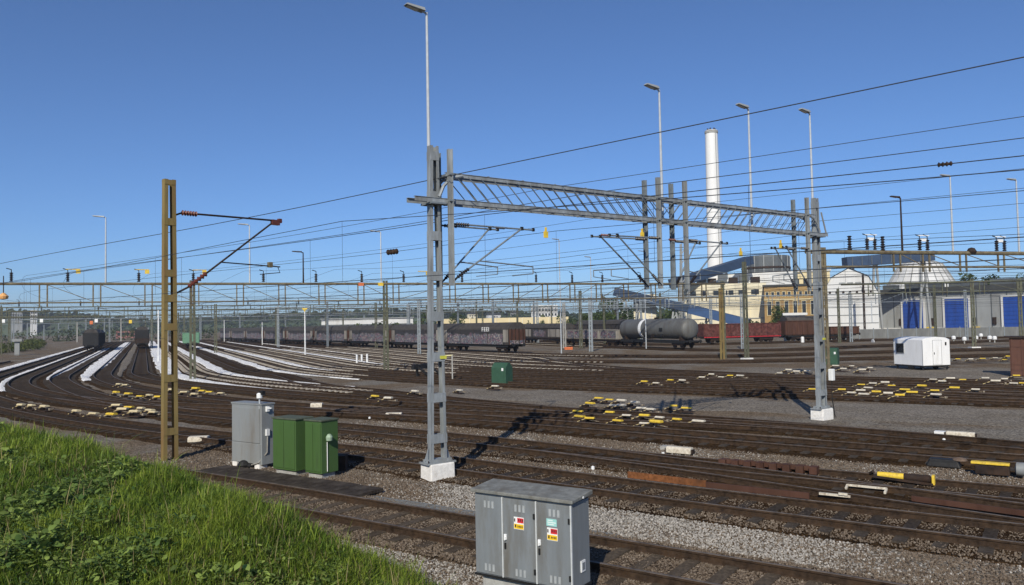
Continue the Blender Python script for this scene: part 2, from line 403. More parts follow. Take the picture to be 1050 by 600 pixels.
# the upper band
for p0 in (44.9, 49.1, 53.4, 57.7): fan(p0 if p0 != 44.9 else (lambda u: 44.9+.4*smooth(40, 60, u)), -14, 320, conc=50, lim=-.06-.13*(p0 < 50))
fan(lambda u: 44.9+4.2*smooth(-10, 16, u), -10, 16, sleeper=False); fan(lambda u: 49.1+4.3*smooth(0, 28, u), 0, 28, sleeper=False)
PL = [57.7]
for a_, b_ in ((12, 34), (26, 50), (40, 64), (54, 78)):
    q = PL[-1]
    base = (lambda u, q=q: q) if not callable(q) else q
    nxt = (lambda u, base=base, a_=a_, b_=b_: base(u)+4.2*smooth(a_, b_, u)); PL.append(nxt)
    fan(nxt, a_, 300, conc=45)
F0 = [G(*p) for p in ((560,371),(620,371.5),(750,371.5),(900,368),(1050,364.5),(1150,362))]
F1 = [A(0,0,1)*0+V((-150,356,0)), V((-74.6,227,0)), V((-22.9,147,0)), V((1.9,108.7,0))]+[G(*p) for p in ((640,365.6),(750,365.6),(900,361.5),(1050,358),(1150,356))]
F2 = [G(*p) for p in ((430,347),(540,352.5),(645,356.6),(715,359.2),(790,359.4),(880,356),(980,351.5),(1100,347.5))]
F3 = [G(*p) for p in ((560,349.5),(640,353),(715,353.4),(830,350.6),(960,347.6),(1100,345))]
def curve(pts, n=8):
    out = []
    P_ = [pts[0]*2-pts[1]]+pts+[pts[-1]*2-pts[-2]]
    for i in range(1, len(P_)-2):
        for k in range(n):
            t = k/n; a, b, c, d = P_[i-1:i+3]
            out.append(.5*((2*b)+(c-a)*t+(2*a-5*b+4*c-d)*t*t+(3*b-3*c+d-a)*t**3))
    out.append(pts[-1]); return [V((p.x, p.y, 0)) for p in out]
F0, F1, F2, F3 = map(curve, (F0, F1, F2, F3))
for f, w_ in ((F0, 4.5), (F1, 6.5), (F2, 6.5), (F3, 9)): track(f, conc=45, width=w_)

# paths of pale limestone dust between the far tracks, and the grey service paths
def fanstrip(p, u0, u1, w0, m_, name, z=.05, seed=0):
    pts = [yard(u0+i*1.5, p(u0+i*1.5) if callable(p) else p) for i in range(int((u1-u0)/1.5)+1)]; n = len(pts)
    ws = [w0*min(1, .25+(i/n)*5)*(.85+.3*random.Random(seed*77+i//3).random()) for i in range(n)]
    o = strip(name, pts, ws, z, m_, seed=seed, jag=.07, crown=.02); tag(o, kind='structure')
for i, (p, u0, u1, w0) in enumerate(((16.3, 62, 240, 1.1), (20.1, 62, 240, 1.0), (23.4, 74, 210, 1.3), (26.4, 70, 300, 2.1), (33.9, 47, 320, 2.3), (38.5, 43, 320, 1.3),
        (43.1, 50, 300, 1.2), (47.2, 66, 300, 1.2), (53.4+2.1, 76, 260, 1.0), (61.0, 88, 260, .9), (12.9+2.3, 55, 66, .8))):
    fanstrip(p, u0, u1, w0, white_m, 'limestone_path', .085, i)
fanstrip(29.3, 74, 300, 1.1, path_m, 'service_path', .085, 33)
fanstrip(39.3, -12, 40, 6.6, path_m, 'service_path', .012, 40)
o = strip('service_path', [SP(s, p) for s, p in ((-6,66.5),(2,67.5),(8,68),(13,68),(19,66),(25,63.5),(31,62))], [15,15,14,12,7,3.5,1], .012, path_m, 41, .3); tag(o, kind='structure')

# ---------------------------------------------------------------- grassy bank in the foreground
def crest(s): 
    xs_ = [6.0, 8.2, 9.2, 11.1, 13, 15.3, 18.5, 22.7, 30, 60]; zs_ = [0, .05, .2, .92, 1.22, 1.5, 1.75, 1.98, 2.2, 2.4]
    return float(np.interp(s, xs_, zs_))
def bank_z(s, p):
    c = crest(s)
    toe = 10.4-.75*(1-smooth(7, 11, s))
    e = toe-p
    if e <= 0: return -.02-.03*min(1, -e)
    z = c*smooth(0, 1.5, e)*.96+.045*max(0, min(5, e-1.2))*min(1, c)
    return z+.02+(.05*noise2(s*.9, p*.9, 1)+.03*noise2(s*2.3, p*2.1, 2))*min(1, e)
mb = MB(); SS = np.arange(3.5, 46, .3); PP = np.arange(-1, 11.2, .3)
for s in SS:
    for p in PP:
        q = SP(float(s), float(p)); mb.v.append((q.x, q.y, bank_z(float(s), float(p))))
nP = len(PP)
for i in range(len(SS)-1):
    for j in range(nP-1): mb.f.append((i*nP+j, (i+1)*nP+j, (i+1)*nP+j+1, i*nP+j+1))
structure('grass_bank', mb, soil_m)

def tinted(name, verts, loops_tot, faces_idx, tint, m_, parent=None):
    me = bpy.data.meshes.new(name); nv = len(verts)
    me.vertices.add(nv); me.vertices.foreach_set('co', verts.astype(np.float32).ravel())
    lt = np.array(loops_tot, dtype=np.int32); me.loops.add(int(lt.sum())); me.loops.foreach_set('vertex_index', faces_idx.astype(np.int32).ravel())
    me.polygons.add(len(lt)); st = np.concatenate(([0], np.cumsum(lt)[:-1])).astype(np.int32)
    me.polygons.foreach_set('loop_start', st)
    try: me.polygons.foreach_set('loop_total', lt)
    except Exception: pass
    ca = me.color_attributes.new('tint', 'FLOAT_COLOR', 'POINT'); c4 = np.ones((nv, 4), np.float32); c4[:, :3] = tint; ca.data.foreach_set('color', c4.ravel())
    me.materials.append(m_); me.update(calc_edges=True); me.validate()
    return link(name, me, parent)
def blades(name, base, h, wid, lean, az, tint, m_):
    """grass blades: two quads and a tip each"""
    n = len(h); d = np.stack([np.cos(az), np.sin(az), np.zeros(n)], 1); sx = np.stack([-np.sin(az+rng_(n)*.8), np.cos(az), np.zeros(n)], 1)
    rows = []
    for t, wf in ((0, .8), (.4, 1), (.75, .65), (1, 0)):
        c = base+d*(lean*h*t**1.8)[:, None]; c[:, 2] += h*(t-.25*lean*t*t)
        rows.append((c, wf))
    vs = []
    for c, wf in rows[:3]: vs += [c-sx*(wid*wf/2)[:, None], c+sx*(wid*wf/2)[:, None]]
    vs.append(rows[3][0]); verts = np.stack(vs, 1).reshape(-1, 3)
    o = (np.arange(n)*7)[:, None]
    fi = np.concatenate([o+np.array([0,1,3,2]), o+np.array([2,3,5,4]), o+np.array([4,5,6])], 1)
    lt = np.tile([4, 4, 3], n)
    return tinted(name, verts, lt, fi, np.repeat(tint, 7, 0), m_)
def rng_(n): return np.random.uniform(-1, 1, n)
def leaves(name, base, ln, wid, az, pitch, tint, m_, parent=None, roll=None):
    n = len(ln); d = np.stack([np.cos(az)*np.cos(pitch), np.sin(az)*np.cos(pitch), np.sin(pitch)], 1); sx = np.stack([-np.sin(az), np.cos(az), np.zeros(n)], 1)
    up = np.cross(d, sx)*-1; up = np.cross(sx, d)*-1
    if roll is not None: sx = sx*np.cos(roll)[:, None]+up*np.sin(roll)[:, None]
    L_, W2 = ln[:, None], wid[:, None]/2
    drop = np.zeros((n, 3)); drop[:, 2] = -.18
    vs = [base, base+d*L_*.35-sx*W2, base+d*L_*.4+up*L_*.06, base+d*L_*.35+sx*W2, base+d*L_*.8-sx*W2*.6+drop*L_*.4, base+d*L_*.8+sx*W2*.6+drop*L_*.4, base+d*L_+drop*L_]
    verts = np.stack(vs, 1).reshape(-1, 3); o = (np.arange(n)*7)[:, None]
    fi = np.concatenate([o+np.array([0,2,1]), o+np.array([0,3,2]), o+np.array([1,2,6,4]), o+np.array([2,3,5,6])], 1)
    return tinted(name, verts, np.tile([3, 3, 4, 4], n), fi, np.repeat(tint, 7, 0), m_, parent)
def bank_points(n, smin=6.5, smax=40, pmin=-.5, pmax=10.3, near_w=True):
    out = []
    while len(out) < n:
        s = random.uniform(smin, smax); p = random.uniform(pmin, pmax); q = SP(s, p)
        if q.y < 3.5 or q.x/q.y < -.75 or q.x/q.y > 0: continue
        z = bank_z(s, p)
        if z < .01: continue
        dist = math.hypot(q.x, q.y)
        if near_w and random.random() > min(1, (11/dist)**1.3): continue
        if (z-EYE)/q.y < -.42: continue
        out.append((q.x, q.y, z, s, p))
    return np.array(out)
def clump(P_, k):
    return np.array([noise2(a*.55, b*.6, k)+.5*noise2(a*1.7, b*1.6, k+4) for a, b in P_[:, 3:5]])
n = 140000
P_ = bank_points(n); cl = clump(P_, 3); dist = np.hypot(P_[:, 0], P_[:, 1])
bare = clump(P_*np.array([1,1,1,2.1,2.3]), 40); keep = (bare < .75) | (np.random.rand(n) < .3); P_ = P_[keep]; cl = cl[keep]; dist = dist[keep]; n = len(P_)
edge = np.clip((P_[:, 4]-7.6)/1.5, 0, 1)
h = np.random.uniform(.05, .19, n)*(1+.6*cl)*(1+.85*edge)*np.clip((P_[:, 3]-5)/5, .35, 1); h = np.clip(h, .05, .5)
tall = np.random.rand(n) < .07; h[tall] *= np.random.uniform(1.3, 2.1, tall.sum())
base = P_[:, :3].copy(); base[:, 2] -= .01
g0 = np.array([.16, .26, .03]); g1 = np.array([.34, .43, .055]); g2 = np.array([.075, .155, .02]); straw = np.array([.45, .37, .18]); brown = np.array([.16,.1,.05])
t = np.clip(.52+.6*clump(P_, 9)+.45*rng_(n), 0, 1)[:, None]
tint = g2*(1-t)+g1*t; k_ = np.random.rand(n) < .3; tint[k_] = tint[k_]*.5+g0*.5
dry = np.clip(clump(P_, 14)-.2, 0, 1)
st = np.random.rand(n) < (.015+.1*dry+.14*np.clip(11.8-P_[:, 3], 0, 4)/4); tint[st] = straw*np.random.uniform(.5, 1.1, (st.sum(), 1))
sb = np.random.rand(n) < .1*dry; tint[sb] = brown*np.random.uniform(.6, 1.3, (sb.sum(), 1))
wid = np.random.uniform(.003, .009, n)*(1+dist/20)
lean = np.random.uniform(.1, 1.1, n); az = np.random.uniform(0, 6.283, n)+clump(P_, 50)*.8
tag(blades('grass', base, h, wid, lean, az, tint*np.random.uniform(.45, 1.3, (n, 1)), grass_m), kind='stuff')
# seed stalks standing over the grass
n = 420; P_ = bank_points(n); base = P_[:, :3]
tag(blades('seed_stalks', base, np.random.uniform(.3, .62, n)*np.clip((P_[:, 3]-5)/5, .4, 1), np.random.uniform(.005, .009, n)*(1+np.hypot(P_[:,0],P_[:,1])/25), np.random.uniform(.05, .5, n), np.random.uniform(0, 6.283, n), straw*np.random.uniform(.5, 1.1, (n, 1))*np.array([1,1.02,.9]), grass_m), kind='stuff')
# broad-leaved weeds in patches, thickest low on the left; some stand tall
n = 60000
P_ = bank_points(n*2, smax=26, pmax=9.3); c2 = clump(P_, 21); c3 = clump(P_*np.array([1,1,1,1.9,1.8]), 27)
wgt = np.clip(c2*1.2+.25+np.clip((7.5-P_[:, 4])/4, -.5, .5), 0, 1)*np.clip(.6+c3, .1, 1); keep = np.random.rand(len(P_)) < wgt; P_ = P_[keep][:n]; c3 = c3[keep][:n]; n = len(P_)
base = P_[:, :3].copy(); base[:, 2] += np.random.uniform(.01, .15, n)*(1+1.1*np.clip(c3, 0, 1)*np.clip((8.2-P_[:,4])/2, 0, 1)); dist = np.hypot(P_[:, 0], P_[:, 1])
ln = np.random.gamma(2.6, .015, n).clip(.015, .11)*(1+dist/40)*(1+.4*np.clip(c3, -.5, 1)); t = np.clip(.5+.5*clump(P_, 33)+.45*rng_(n), 0, 1)[:, None]
tint = np.array([.075, .145, .034])*(1-t)+np.array([.28, .37, .085])*t
tag(leaves('weeds', base, ln, ln*np.random.uniform(.22, .75, n), np.random.uniform(0, 6.283, n), np.random.uniform(-.45, .9, n), tint*np.random.uniform(.6, 1.25, (n, 1)), leaf_m, roll=rng_(n)*.7), kind='stuff')
# weeds growing thinly in the ballast beside the bank
n = 2600; s = np.random.uniform(2.5, 10.5, n); p = 10.1-np.abs(np.random.normal(0, .55, n)); base = np.stack([.58*p-.815*s, .815*p+.58*s, np.full(n, .02)], 1)
tint = np.where(np.random.rand(n, 1) < .4, np.array([[.26, .22, .11]]), np.array([[.085, .15, .03]]))*np.random.uniform(.7, 1.2, (n, 1))
tag(blades('verge_grass', base, np.random.uniform(.05, .2, n), np.random.uniform(.01, .018, n), np.random.uniform(.2, 1, n), np.random.uniform(0, 6.283, n), tint, grass_m), kind='stuff')

# ---------------------------------------------------------------- loose ballast stones
def stones(name, pts, m_, smin, smax):
    me = bpy.data.meshes.new(name); me.from_pydata(pts, [], []); o = link(name, me); tag(o, kind='stuff')
    ng = bpy.data.node_groups.new(name, 'GeometryNodeTree'); ng.interface.new_socket('Geometry', in_out='INPUT', socket_type='NodeSocketGeometry'); ng.interface.new_socket('Geometry', in_out='OUTPUT', socket_type='NodeSocketGeometry')
    N, L = ng.nodes, ng.links; gi = N.new('NodeGroupInput'); go = N.new('NodeGroupOutput')
    ico = N.new('GeometryNodeMeshIcoSphere'); ico.inputs['Radius'].default_value = 1; ico.inputs['Subdivisions'].default_value = 1
    sp = N.new('GeometryNodeSetPosition'); rv = N.new('FunctionNodeRandomValue'); rv.data_type = 'FLOAT_VECTOR'; rv.inputs[0].default_value = (-.3,-.3,-.3); rv.inputs[1].default_value = (.3,.3,.3)
    L.new(ico.outputs[0], sp.inputs['Geometry']); L.new(rv.outputs[0], sp.inputs['Offset'])
    sm = N.new('GeometryNodeSetMaterial'); sm.inputs['Material'].default_value = m_; L.new(sp.outputs[0], sm.inputs['Geometry'])
    ip = N.new('GeometryNodeInstanceOnPoints'); L.new(gi.outputs[0], ip.inputs['Points']); L.new(sm.outputs[0], ip.inputs['Instance'])
    r2 = N.new('FunctionNodeRandomValue'); r2.data_type = 'FLOAT_VECTOR'; r2.inputs[1].default_value = (6.28, 6.28, 6.28); L.new(r2.outputs[0], ip.inputs['Rotation'])
    r3 = N.new('FunctionNodeRandomValue'); r3.data_type = 'FLOAT_VECTOR'; r3.inputs[0].default_value = (smin, smin, smin*.7); r3.inputs[1].default_value = (smax, smax, smax*.8); L.new(r3.outputs[0], ip.inputs['Scale'])
    L.new(ip.outputs[0], go.inputs[0]); md = o.modifiers.new('scatter', 'NODES'); md.node_group = ng
    me.materials.append(m_); return o
sg_grey = stone_mat('grey_stone', ((.17,.158,.14),(.3,.282,.255),(.4,.378,.345),(.25,.235,.21),(.5,.475,.435)))
sg_brown = stone_mat('brown_stone', ((.07,.052,.038),(.14,.108,.08),(.19,.152,.116),(.11,.085,.062),(.25,.21,.168)))
def grey_zone(s, p):
    if p < 11.6: return .1+.6*smooth(7.5, 9, s)*(1-smooth(11.5, 13, s))
    if p < 12.1: return .1
    g_ = .08+(.85*smooth(2.2, 4.8, s)*(1-smooth(12.5, 15, s)) if 14 < p < 17.2 else .05)
    if 34 < p < 40: g_ = .7
    return max(0, min(1, g_+.35*noise2(s*.5, p*.9, 5)))
pg, pb = [], []
random.seed(11)
while len(pg)+len(pb) < 140000:
    s = random.uniform(-9, 27); p = random.uniform(9.3, 27); q = SP(s, p)
    if abs(q.x/q.y) > .72: continue
    d = math.hypot(q.x, q.y)
    if random.random() > (11.5/d)**1.5: continue
    if p < 10.4 and bank_z(s, p) > .06: continue
    on = min(abs(p-PT0(s)), abs(p-PB(s)), abs(p-PA(s)))
    if on < 1.55:
        if random.random() < .35 and abs(p-PT0(s)) > 1.55: continue
        pb.append((q.x, q.y, .055)); continue
    (pg if random.random() < grey_zone(s, p) else pb).append((q.x, q.y, random.uniform(.0, .02)))
stones('grey_gravel', pg, sg_grey, .011, .029); stones('brown_gravel', pb, sg_brown, .011, .03)

# ---------------------------------------------------------------- the near gantry across the yard
ML, MR = G(449, 491), G(843, 430)
GD = (MR-ML); GL = GD.length; GD.normalize(); GA = math.atan2(GD.y, GD.x); GX = V((GD.y, -GD.x, 0))   # GX: across the beam, towards the viewer's right
gan = thing('catenary_portal', 'grey steel lattice portal spanning the near tracks on two masts with white footings', 'gantry', ML, GA)
# local frame: x along the beam, y across (away), z up
def mast_lattice(x, H_, w0, w1, d, parent, matl, base=.45):
    m_ = tag(MB().box((x, 0, base+.03), (w0+.28, d+.3, .05)).box((x, 0, base+.09), (w0+.12, d+.1, .07)).obj('mast', matl, parent))
    for sg in (-1, 1):
        a, b = V((x+sg*(w0/2-.07), 0, base+.1)), V((x+sg*(w1/2-.06), 0, H_)); t = V((0, 1, 0))
        c = MB(); c.bar(a, b, .012, d, up=V((0,1,0)))
        for sy in (-1, 1):
            c.bar(a+V((-sg*.045+sg*.006, sy*(d/2-.006), 0)), b+V((-sg*.045+sg*.006, sy*(d/2-.006), 0)), .09, .012, up=V((0,1,0)))
        c.obj('channel', matl, m_)
    n = 8
    for i in range(n):
        z = base+.7+(H_-base-1.0)*i/(n-1); k = (z-base)/(H_-base); wx = w0+(w1-w0)*k-.1
        for sy in (-1, 1):
            MB().box((x, sy*(d/2+.003), z), (wx, .012, .26)).obj('batten_plate', matl, m_)
    k = (3.5-base)/(H_-base)
    MB().box((x+.17, -.01, 3.45), (.2, d+.06, .09)).obj('yellow_band', mat('lime_yellow_paint', (.5,.5,.06), .6), m_)
    for sx in (-1, 1):
        for sy in (-1, 1):
            MB().tube([(x+sx*(w0/2+.08), sy*(d/2+.09), base), (x+sx*(w0/2+.08), sy*(d/2+.09), base+.12)], .018, 6).obj('bolt', dark_m, m_)
        MB().add([(x+sx*(w0/2-.02),-.01,base+.1),(x+sx*(w0/2+.1),-.01,base+.1),(x+sx*(w0/2-.03),-.01,base+.45),(x+sx*(w0/2-.02),.01,base+.1),(x+sx*(w0/2+.1),.01,base+.1),(x+sx*(w0/2-.03),.01,base+.45)], [(0,1,2),(3,5,4),(0,3,4,1),(1,4,5,2),(2,5,3,0)]).obj('gusset', matl, m_)
    return m_
MH = 9.55
mL = mast_lattice(0, MH, .66, .38, .2, gan, galv_m); mR = mast_lattice(GL, MH, .66, .38, .2, gan, galv_m)
for x in (0, GL): MB().box((x, 0, .16), (.8, .62, .62), taper=.97).obj('footing', conc_m, gan, bevel=.03)
MB().box((GL+.35, -.3, 1.9), (.22, .2, .5)).obj('switch_box', white_p, gan, bevel=.03)
MB().tube([(GL+.35, -.3, 1.65), (GL+.3, -.32, .9), (GL+.5, -.3, .1)], .025).obj('earth_cable', black_m, gan)
ZU, ZL, BW = 8.72, 7.95, .46
for nm, z, s_ in (('upper_chord', ZU, .11), ('lower_chord', ZL, .13)):
    for y in (-BW/2, BW/2):
        x0 = -.75 if nm == 'lower_chord' else .28; x1 = GL+(.55 if nm == 'lower_chord' else -.28)
        MB().bar((x0, y, z), (x1, y, z), .014, s_, up=V((0,0,1))).bar((x0, y*.9, z+s_/2), (x1, y*.9, z+s_/2), .1, .012).obj(nm, galv_m, gan)
nb = 40
for i in range(nb):
    x = .6+(GL-1.2)*i/nb; dx = (GL-1.2)/nb; left = i < nb/2
    for y in (-BW/2, BW/2):
        a, b = ((x, y, ZU), (x+dx*1.75, y, ZL)) if left else ((x+dx*1.75, y, ZU), (x, y, ZL))
        MB().bar(a, b, .022, .022).obj('lacing_bar', galvd_m, gan)
for i in range(15):
    x = .5+(GL-1)*i/14
    for z in (ZU+.07, ZL-.06): MB().box((x, 0, z), (.06, BW, .03)).obj('batten', galvd_m, gan)
for x, sg in ((0, 1), (GL, -1)):
    for y in (-BW/2, BW/2):
        MB().tube([(x+sg*.05, y, ZL+.1), (x+sg*.2, y, ZL+.42), (x+sg*.45, y, ZU-.1), (x+sg*.85, y, ZU)], .05).obj('corner_brace', galv_m, gan)
    MB().box((x, 0, ZL-.09), (.5, .62, .05)).obj('bracket', galvd_m, gan)
    if sg < 0:
        for y in (-.2, .2): MB().bar((x+.5, y, ZL), (x+.14, y, ZU+.2), .05, .05).obj('stay', galv_m, gan)
DROPS = (.022, .473, .546, .945)
for t in DROPS:
    for y in (-BW/2-.1, BW/2+.1):
        z0, z1 = 5.5, 9.45
        MB().box((t*GL, y, (z0+z1)/2), (.018, .14, z1-z0)).box((t*GL-.06, y, (z0+z1)/2), (.1, .012, z1-z0)).box((t*GL-.06, y+.07, (z0+z1)/2), (.1, .012, z1-z0)).obj('drop_post', galv_m if y < 0 else galvd_m, gan)
    for z in (ZU, ZL): MB().box((t*GL-.02, 0, z), (.16, BW+.34, .05)).obj('clamp', galvd_m, gan)
def cantilever(name, parent, P, dirx, ln, zt, zb, matl, ins, y=0.0, reg=True, strut_to=.82, rz=0):
    """a bracket arm: tube, sloping strut, insulators, registration arm, clamp"""
    e = lambda x, z, dy=0: V((P[0]+dirx*x, P[1]+y+dy, z))
    c = MB().tube([e(.55, zt), e(ln, zt-.02)], .026, 8).obj(name, matl, parent)
    MB().ribbed(e(.12, zt), e(.58, zt), .06, 6).obj('insulator', ins, c)
    MB().tube([e(0, zt), e(.14, zt)], .03).tube([e(0, zb), e(.14, zb+.12)], .03).obj('hinge', black_m, c)
    a, b = e(.14, zb+.12), e(ln*strut_to, zt-.03); q = a+(b-a)*.17
    MB().ribbed(a, q, .062, 6).obj('insulator', ins, c); MB().tube([q, b], .028, 8).obj('strut', matl, c)
    if reg:
        s0 = a+(b-a)*.33; e1 = e(ln*.97, s0.z-.12)
        MB().tube([s0, e1], .022, 6).tube([e1, e1+V((0,0,-.22))], .018).tube([e1+V((0,0,-.22)), e1+V((-dirx*.8, 0, -.3))], .014).obj('registration_arm', matl, c)
    MB().box(e(ln*strut_to+.05, zt+.0), (.08, .07, .11)).box(e(ln*.985, zt-.01), (.07, .06, .1)).obj('wire_clamp', black_m, c)
    return c
for t, dx, ln, dz in ((.022, 1, 3.0, 0), (.022, 1, 2.1, .03), (.473, -1, 2.5, .0), (.473, -1, 2.7, .02), (.546, 1, 2.3, .0), (.546, 1, 1.5, .03), (.945, -1, 1.9, .0), (.945, -1, 1.7, .03)):
    y = (-1 if dz == 0 else 1)*(BW/2+.1)
    cantilever('cantilever_arm', gan, (t*GL, 0, 0), dx, ln, 7.28+dz, 5.62, galvd_m, blkins_m, y)
for x, y, z in ((3.9, -.3, 7.15), (8.2, -.3, 7.35), (13.6, -.3, 6.9), (16.2, -.3, 7.33)):
    MB().box((x, y, z), (.14, .06, .2)).box((x, y, z+.16), (.05, .05, .14)).obj('number_plate', yellow_m, gan)
for x in (2.0, 6.3, 9.6): MB().ribbed((x, -.25, 7.27), (x+.35, -.25, 7.27), .045, 5).obj('insulator', porc_m, gan)

# lamps on tall poles
def lamp(loc, h, label, group, head=-1, r=.045, hl=.62, matl=None, rz=None, arms=1, hm=None):
    t = thing('lamp_post', label, 'lamp post', loc, GA if rz is None else rz, group)
    MB().tube([(0,0,0), (0,0,h)], r*1.25, 8, r2=r*.8).obj('pole', matl or lampgrey_m, t)
    for k in range(arms):
        hd = head if k == 0 else -head
        MB().tube([(0,0,h-.03), (hd*.16,0,h+.02)], r*.7, 6).obj('bracket', matl or lampgrey_m, t)
        hdm = MB().add([(hd*.1,-.13,h), (hd*(.1+hl),-.1,h+.07), (hd*(.1+hl),.1,h+.07), (hd*.1,.13,h), (hd*.12,-.1,h+.1), (hd*(.05+hl),-.07,h+.13), (hd*(.05+hl),.07,h+.13), (hd*.12,.1,h+.1)],
            [(0,1,2,3),(4,5,6,7),(0,1,5,4),(1,2,6,5),(2,3,7,6),(3,0,4,7)]).obj('lamp_head', hm or lamphead_m, t)
        MB().add([(hd*.3,-.09,h-.012), (hd*(.05+hl),-.08,h+.045), (hd*(.05+hl),.08,h+.045), (hd*.3,.09,h-.012)], [(0,1,2,3)]).obj('lens', white_p, hdm)
    return t
GP = lambda t, z, y=0: ML+GD*(t*GL)+V((-GD.y, GD.x, 0))*y+V((0,0,z))
lg = 'lamp posts standing on the near portal'
lamp(GP(0, MH-1.2, .23), 5.2, 'tallest pale lamp post, rising from the top of the near left-hand portal mast', lg)
lamp(GP(.516, 7.9, .3), 4.98, 'pale lamp post on the portal beam between the two pairs of drop posts', lg)
lamp(GP(.79, 7.9, .3), 5.05, 'pale lamp post on the portal beam just right of the white chimney', lg)
lamp(GP(1.01, 8.4, .22), 4.95, 'pale lamp post rising from the top of the portal mast beside the white hut', lg)

# ---------------------------------------------------------------- ochre mast with its bracket
YM = G(174, 472)
ym = thing('catenary_mast', 'weathered ochre catenary mast of two channels behind the grass bank', 'mast', YM, math.atan2(.82, .57))
for sg in (-1, 1):
    y = sg*.25
    # channels face along the track, so they read as two posts with a gap from the bank
    MB().bar((0, y, -.1), (0, y*.75, 9.5), .2, .014, up=V((0,1,0))).bar((-.095, y-sg*.06, -.1), (-.095, y*.75-sg*.06, 9.5), .012, .13, up=V((0,1,0))).bar((.095, y-sg*.06, -.1), (.095, y*.75-sg*.06, 9.5), .012, .13, up=V((0,1,0))).obj('channel', olive_m, ym)
for z in (.97, 2.75, 4.48, 5.45, 6.3, 8.05, 9.4):
    for x in (-.108, .108): MB().box((x, 0, z), (.012, .5-.012*z, .24 if z < 9 else .16)).obj('batten_plate', olive_m, ym)
ym.rotation_euler.z = math.atan2(-YM.y, -YM.x)+math.pi+R(24)   # the open side almost faces the viewer
bar_dir = math.atan2(.80, .60)
yc = thing('bracket_arm', 'dark bracket arm with red insulators hinged on the ochre mast', 'bracket', YM, bar_dir)
ca = MB().tube([(.2, 0, 8.3), (.5, 0, 8.42)], .035).tube([(1.0, 0, 8.42), (4.6, 0, 8.5)], .035, 8).obj('arm_tube', dark_m, yc)
MB().ribbed((.45, 0, 8.41), (1.05, 0, 8.42), .1, 6).obj('insulator', porc_m, ca)
MB().tube([(.1, 0, 5.55), (.7, 0, 5.85)], .035).obj('hinge', dark_m, ca)
a_, b_ = V((.7, 0, 5.85)), V((4.2, 0, 8.42))
MB().ribbed(a_, a_+(b_-a_)*.2, .1, 6).obj('insulator', porc_m, ca); MB().tube([a_+(b_-a_)*.2, b_], .035, 8).obj('strut', dark_m, ca)
s0 = a_+(b_-a_)*.36
MB().tube([s0, (4.5, 0, 6.72)], .025).tube([(4.4, 0, 6.72), (4.5, 0, 6.5), (3.6, 0, 6.4)], .018).obj('registration_arm', dark_m, ca)
MB().box((4.3, 0, 8.42), (.34, .14, .2)).box((4.5, 0, 8.5), (.14, .12, .16)).obj('wire_clamp', porc_m, ca)
MB().box((4.05, 0, 6.78), (.16, .14, .2)).obj('arm_clamp', moss_m, ca)

# ---------------------------------------------------------------- cabinets
def vents(x, z, y, parent, n=3):
    for i in range(n):
        MB().box((x+(i-1)*.075, y, z), (.04, .012, .11)).obj('vent', vent_m, parent)
cb0 = A(583, 517, 12.0); cb1 = A(487, 505, 12.97); cd_ = cb0-cb1; cd_.z = 0; CW = cd_.length*1.03; crz = math.atan2(cd_.y, cd_.x)
cab = thing('relay_cabinet', 'grey three-door trackside cabinet with warning stickers, nearest the viewer', 'cabinet', (cb1.x, cb1.y, 0), crz, 'grey cabinets')
CD, CZ0, CZ1 = .54, .36, 1.65
MB().box((CW/2, CD/2, CZ0/2-.05), (CW-.2, CD-.1, CZ0+.1)).obj('plinth', plinth_m, cab)
body = MB().box((CW/2, CD/2, (CZ0+CZ1)/2), (CW, CD, CZ1-CZ0)).obj('body', cab_m, cab, bevel=.008)
MB().box((CW/2, CD/2-.01, CZ0-.012), (CW+.03, CD+.04, .03)).obj('base_rail', black_m, body)
MB().add([(-.05,-.07,CZ1+.015), (CW+.05,-.07,CZ1+.015), (CW+.05,CD+.05,CZ1+.045), (-.05,CD+.05,CZ1+.045), (-.05,-.07,CZ1+.07), (CW+.05,-.07,CZ1+.07), (CW+.05,CD+.05,CZ1+.12), (-.05,CD+.05,CZ1+.12)],
   [(0,3,2,1),(4,5,6,7),(0,1,5,4),(1,2,6,5),(2,3,7,6),(3,0,4,7)]).obj('roof', cabroof_m, cab, bevel=.012)
MB().box((CW/2, CD/2, CZ1+.008), (CW-.02, CD-.02, .03)).obj('roof_gap', black_m, body)
dw = [0, .305, .655, 1.0]
sred = mat('sticker_red', (.62,.03,.04), .4, 0, .05); syel = mat('sticker_yellow', (.85,.55,.02), .4, 0, .05); swhi = mat('sticker_white', (.8,.8,.78), .4, 0, .04); stea = mat('label_teal', (.32,.62,.58), .45, 0, .05); sblk = mat('sticker_print', (.05,.03,.03), .5, 0, .05)
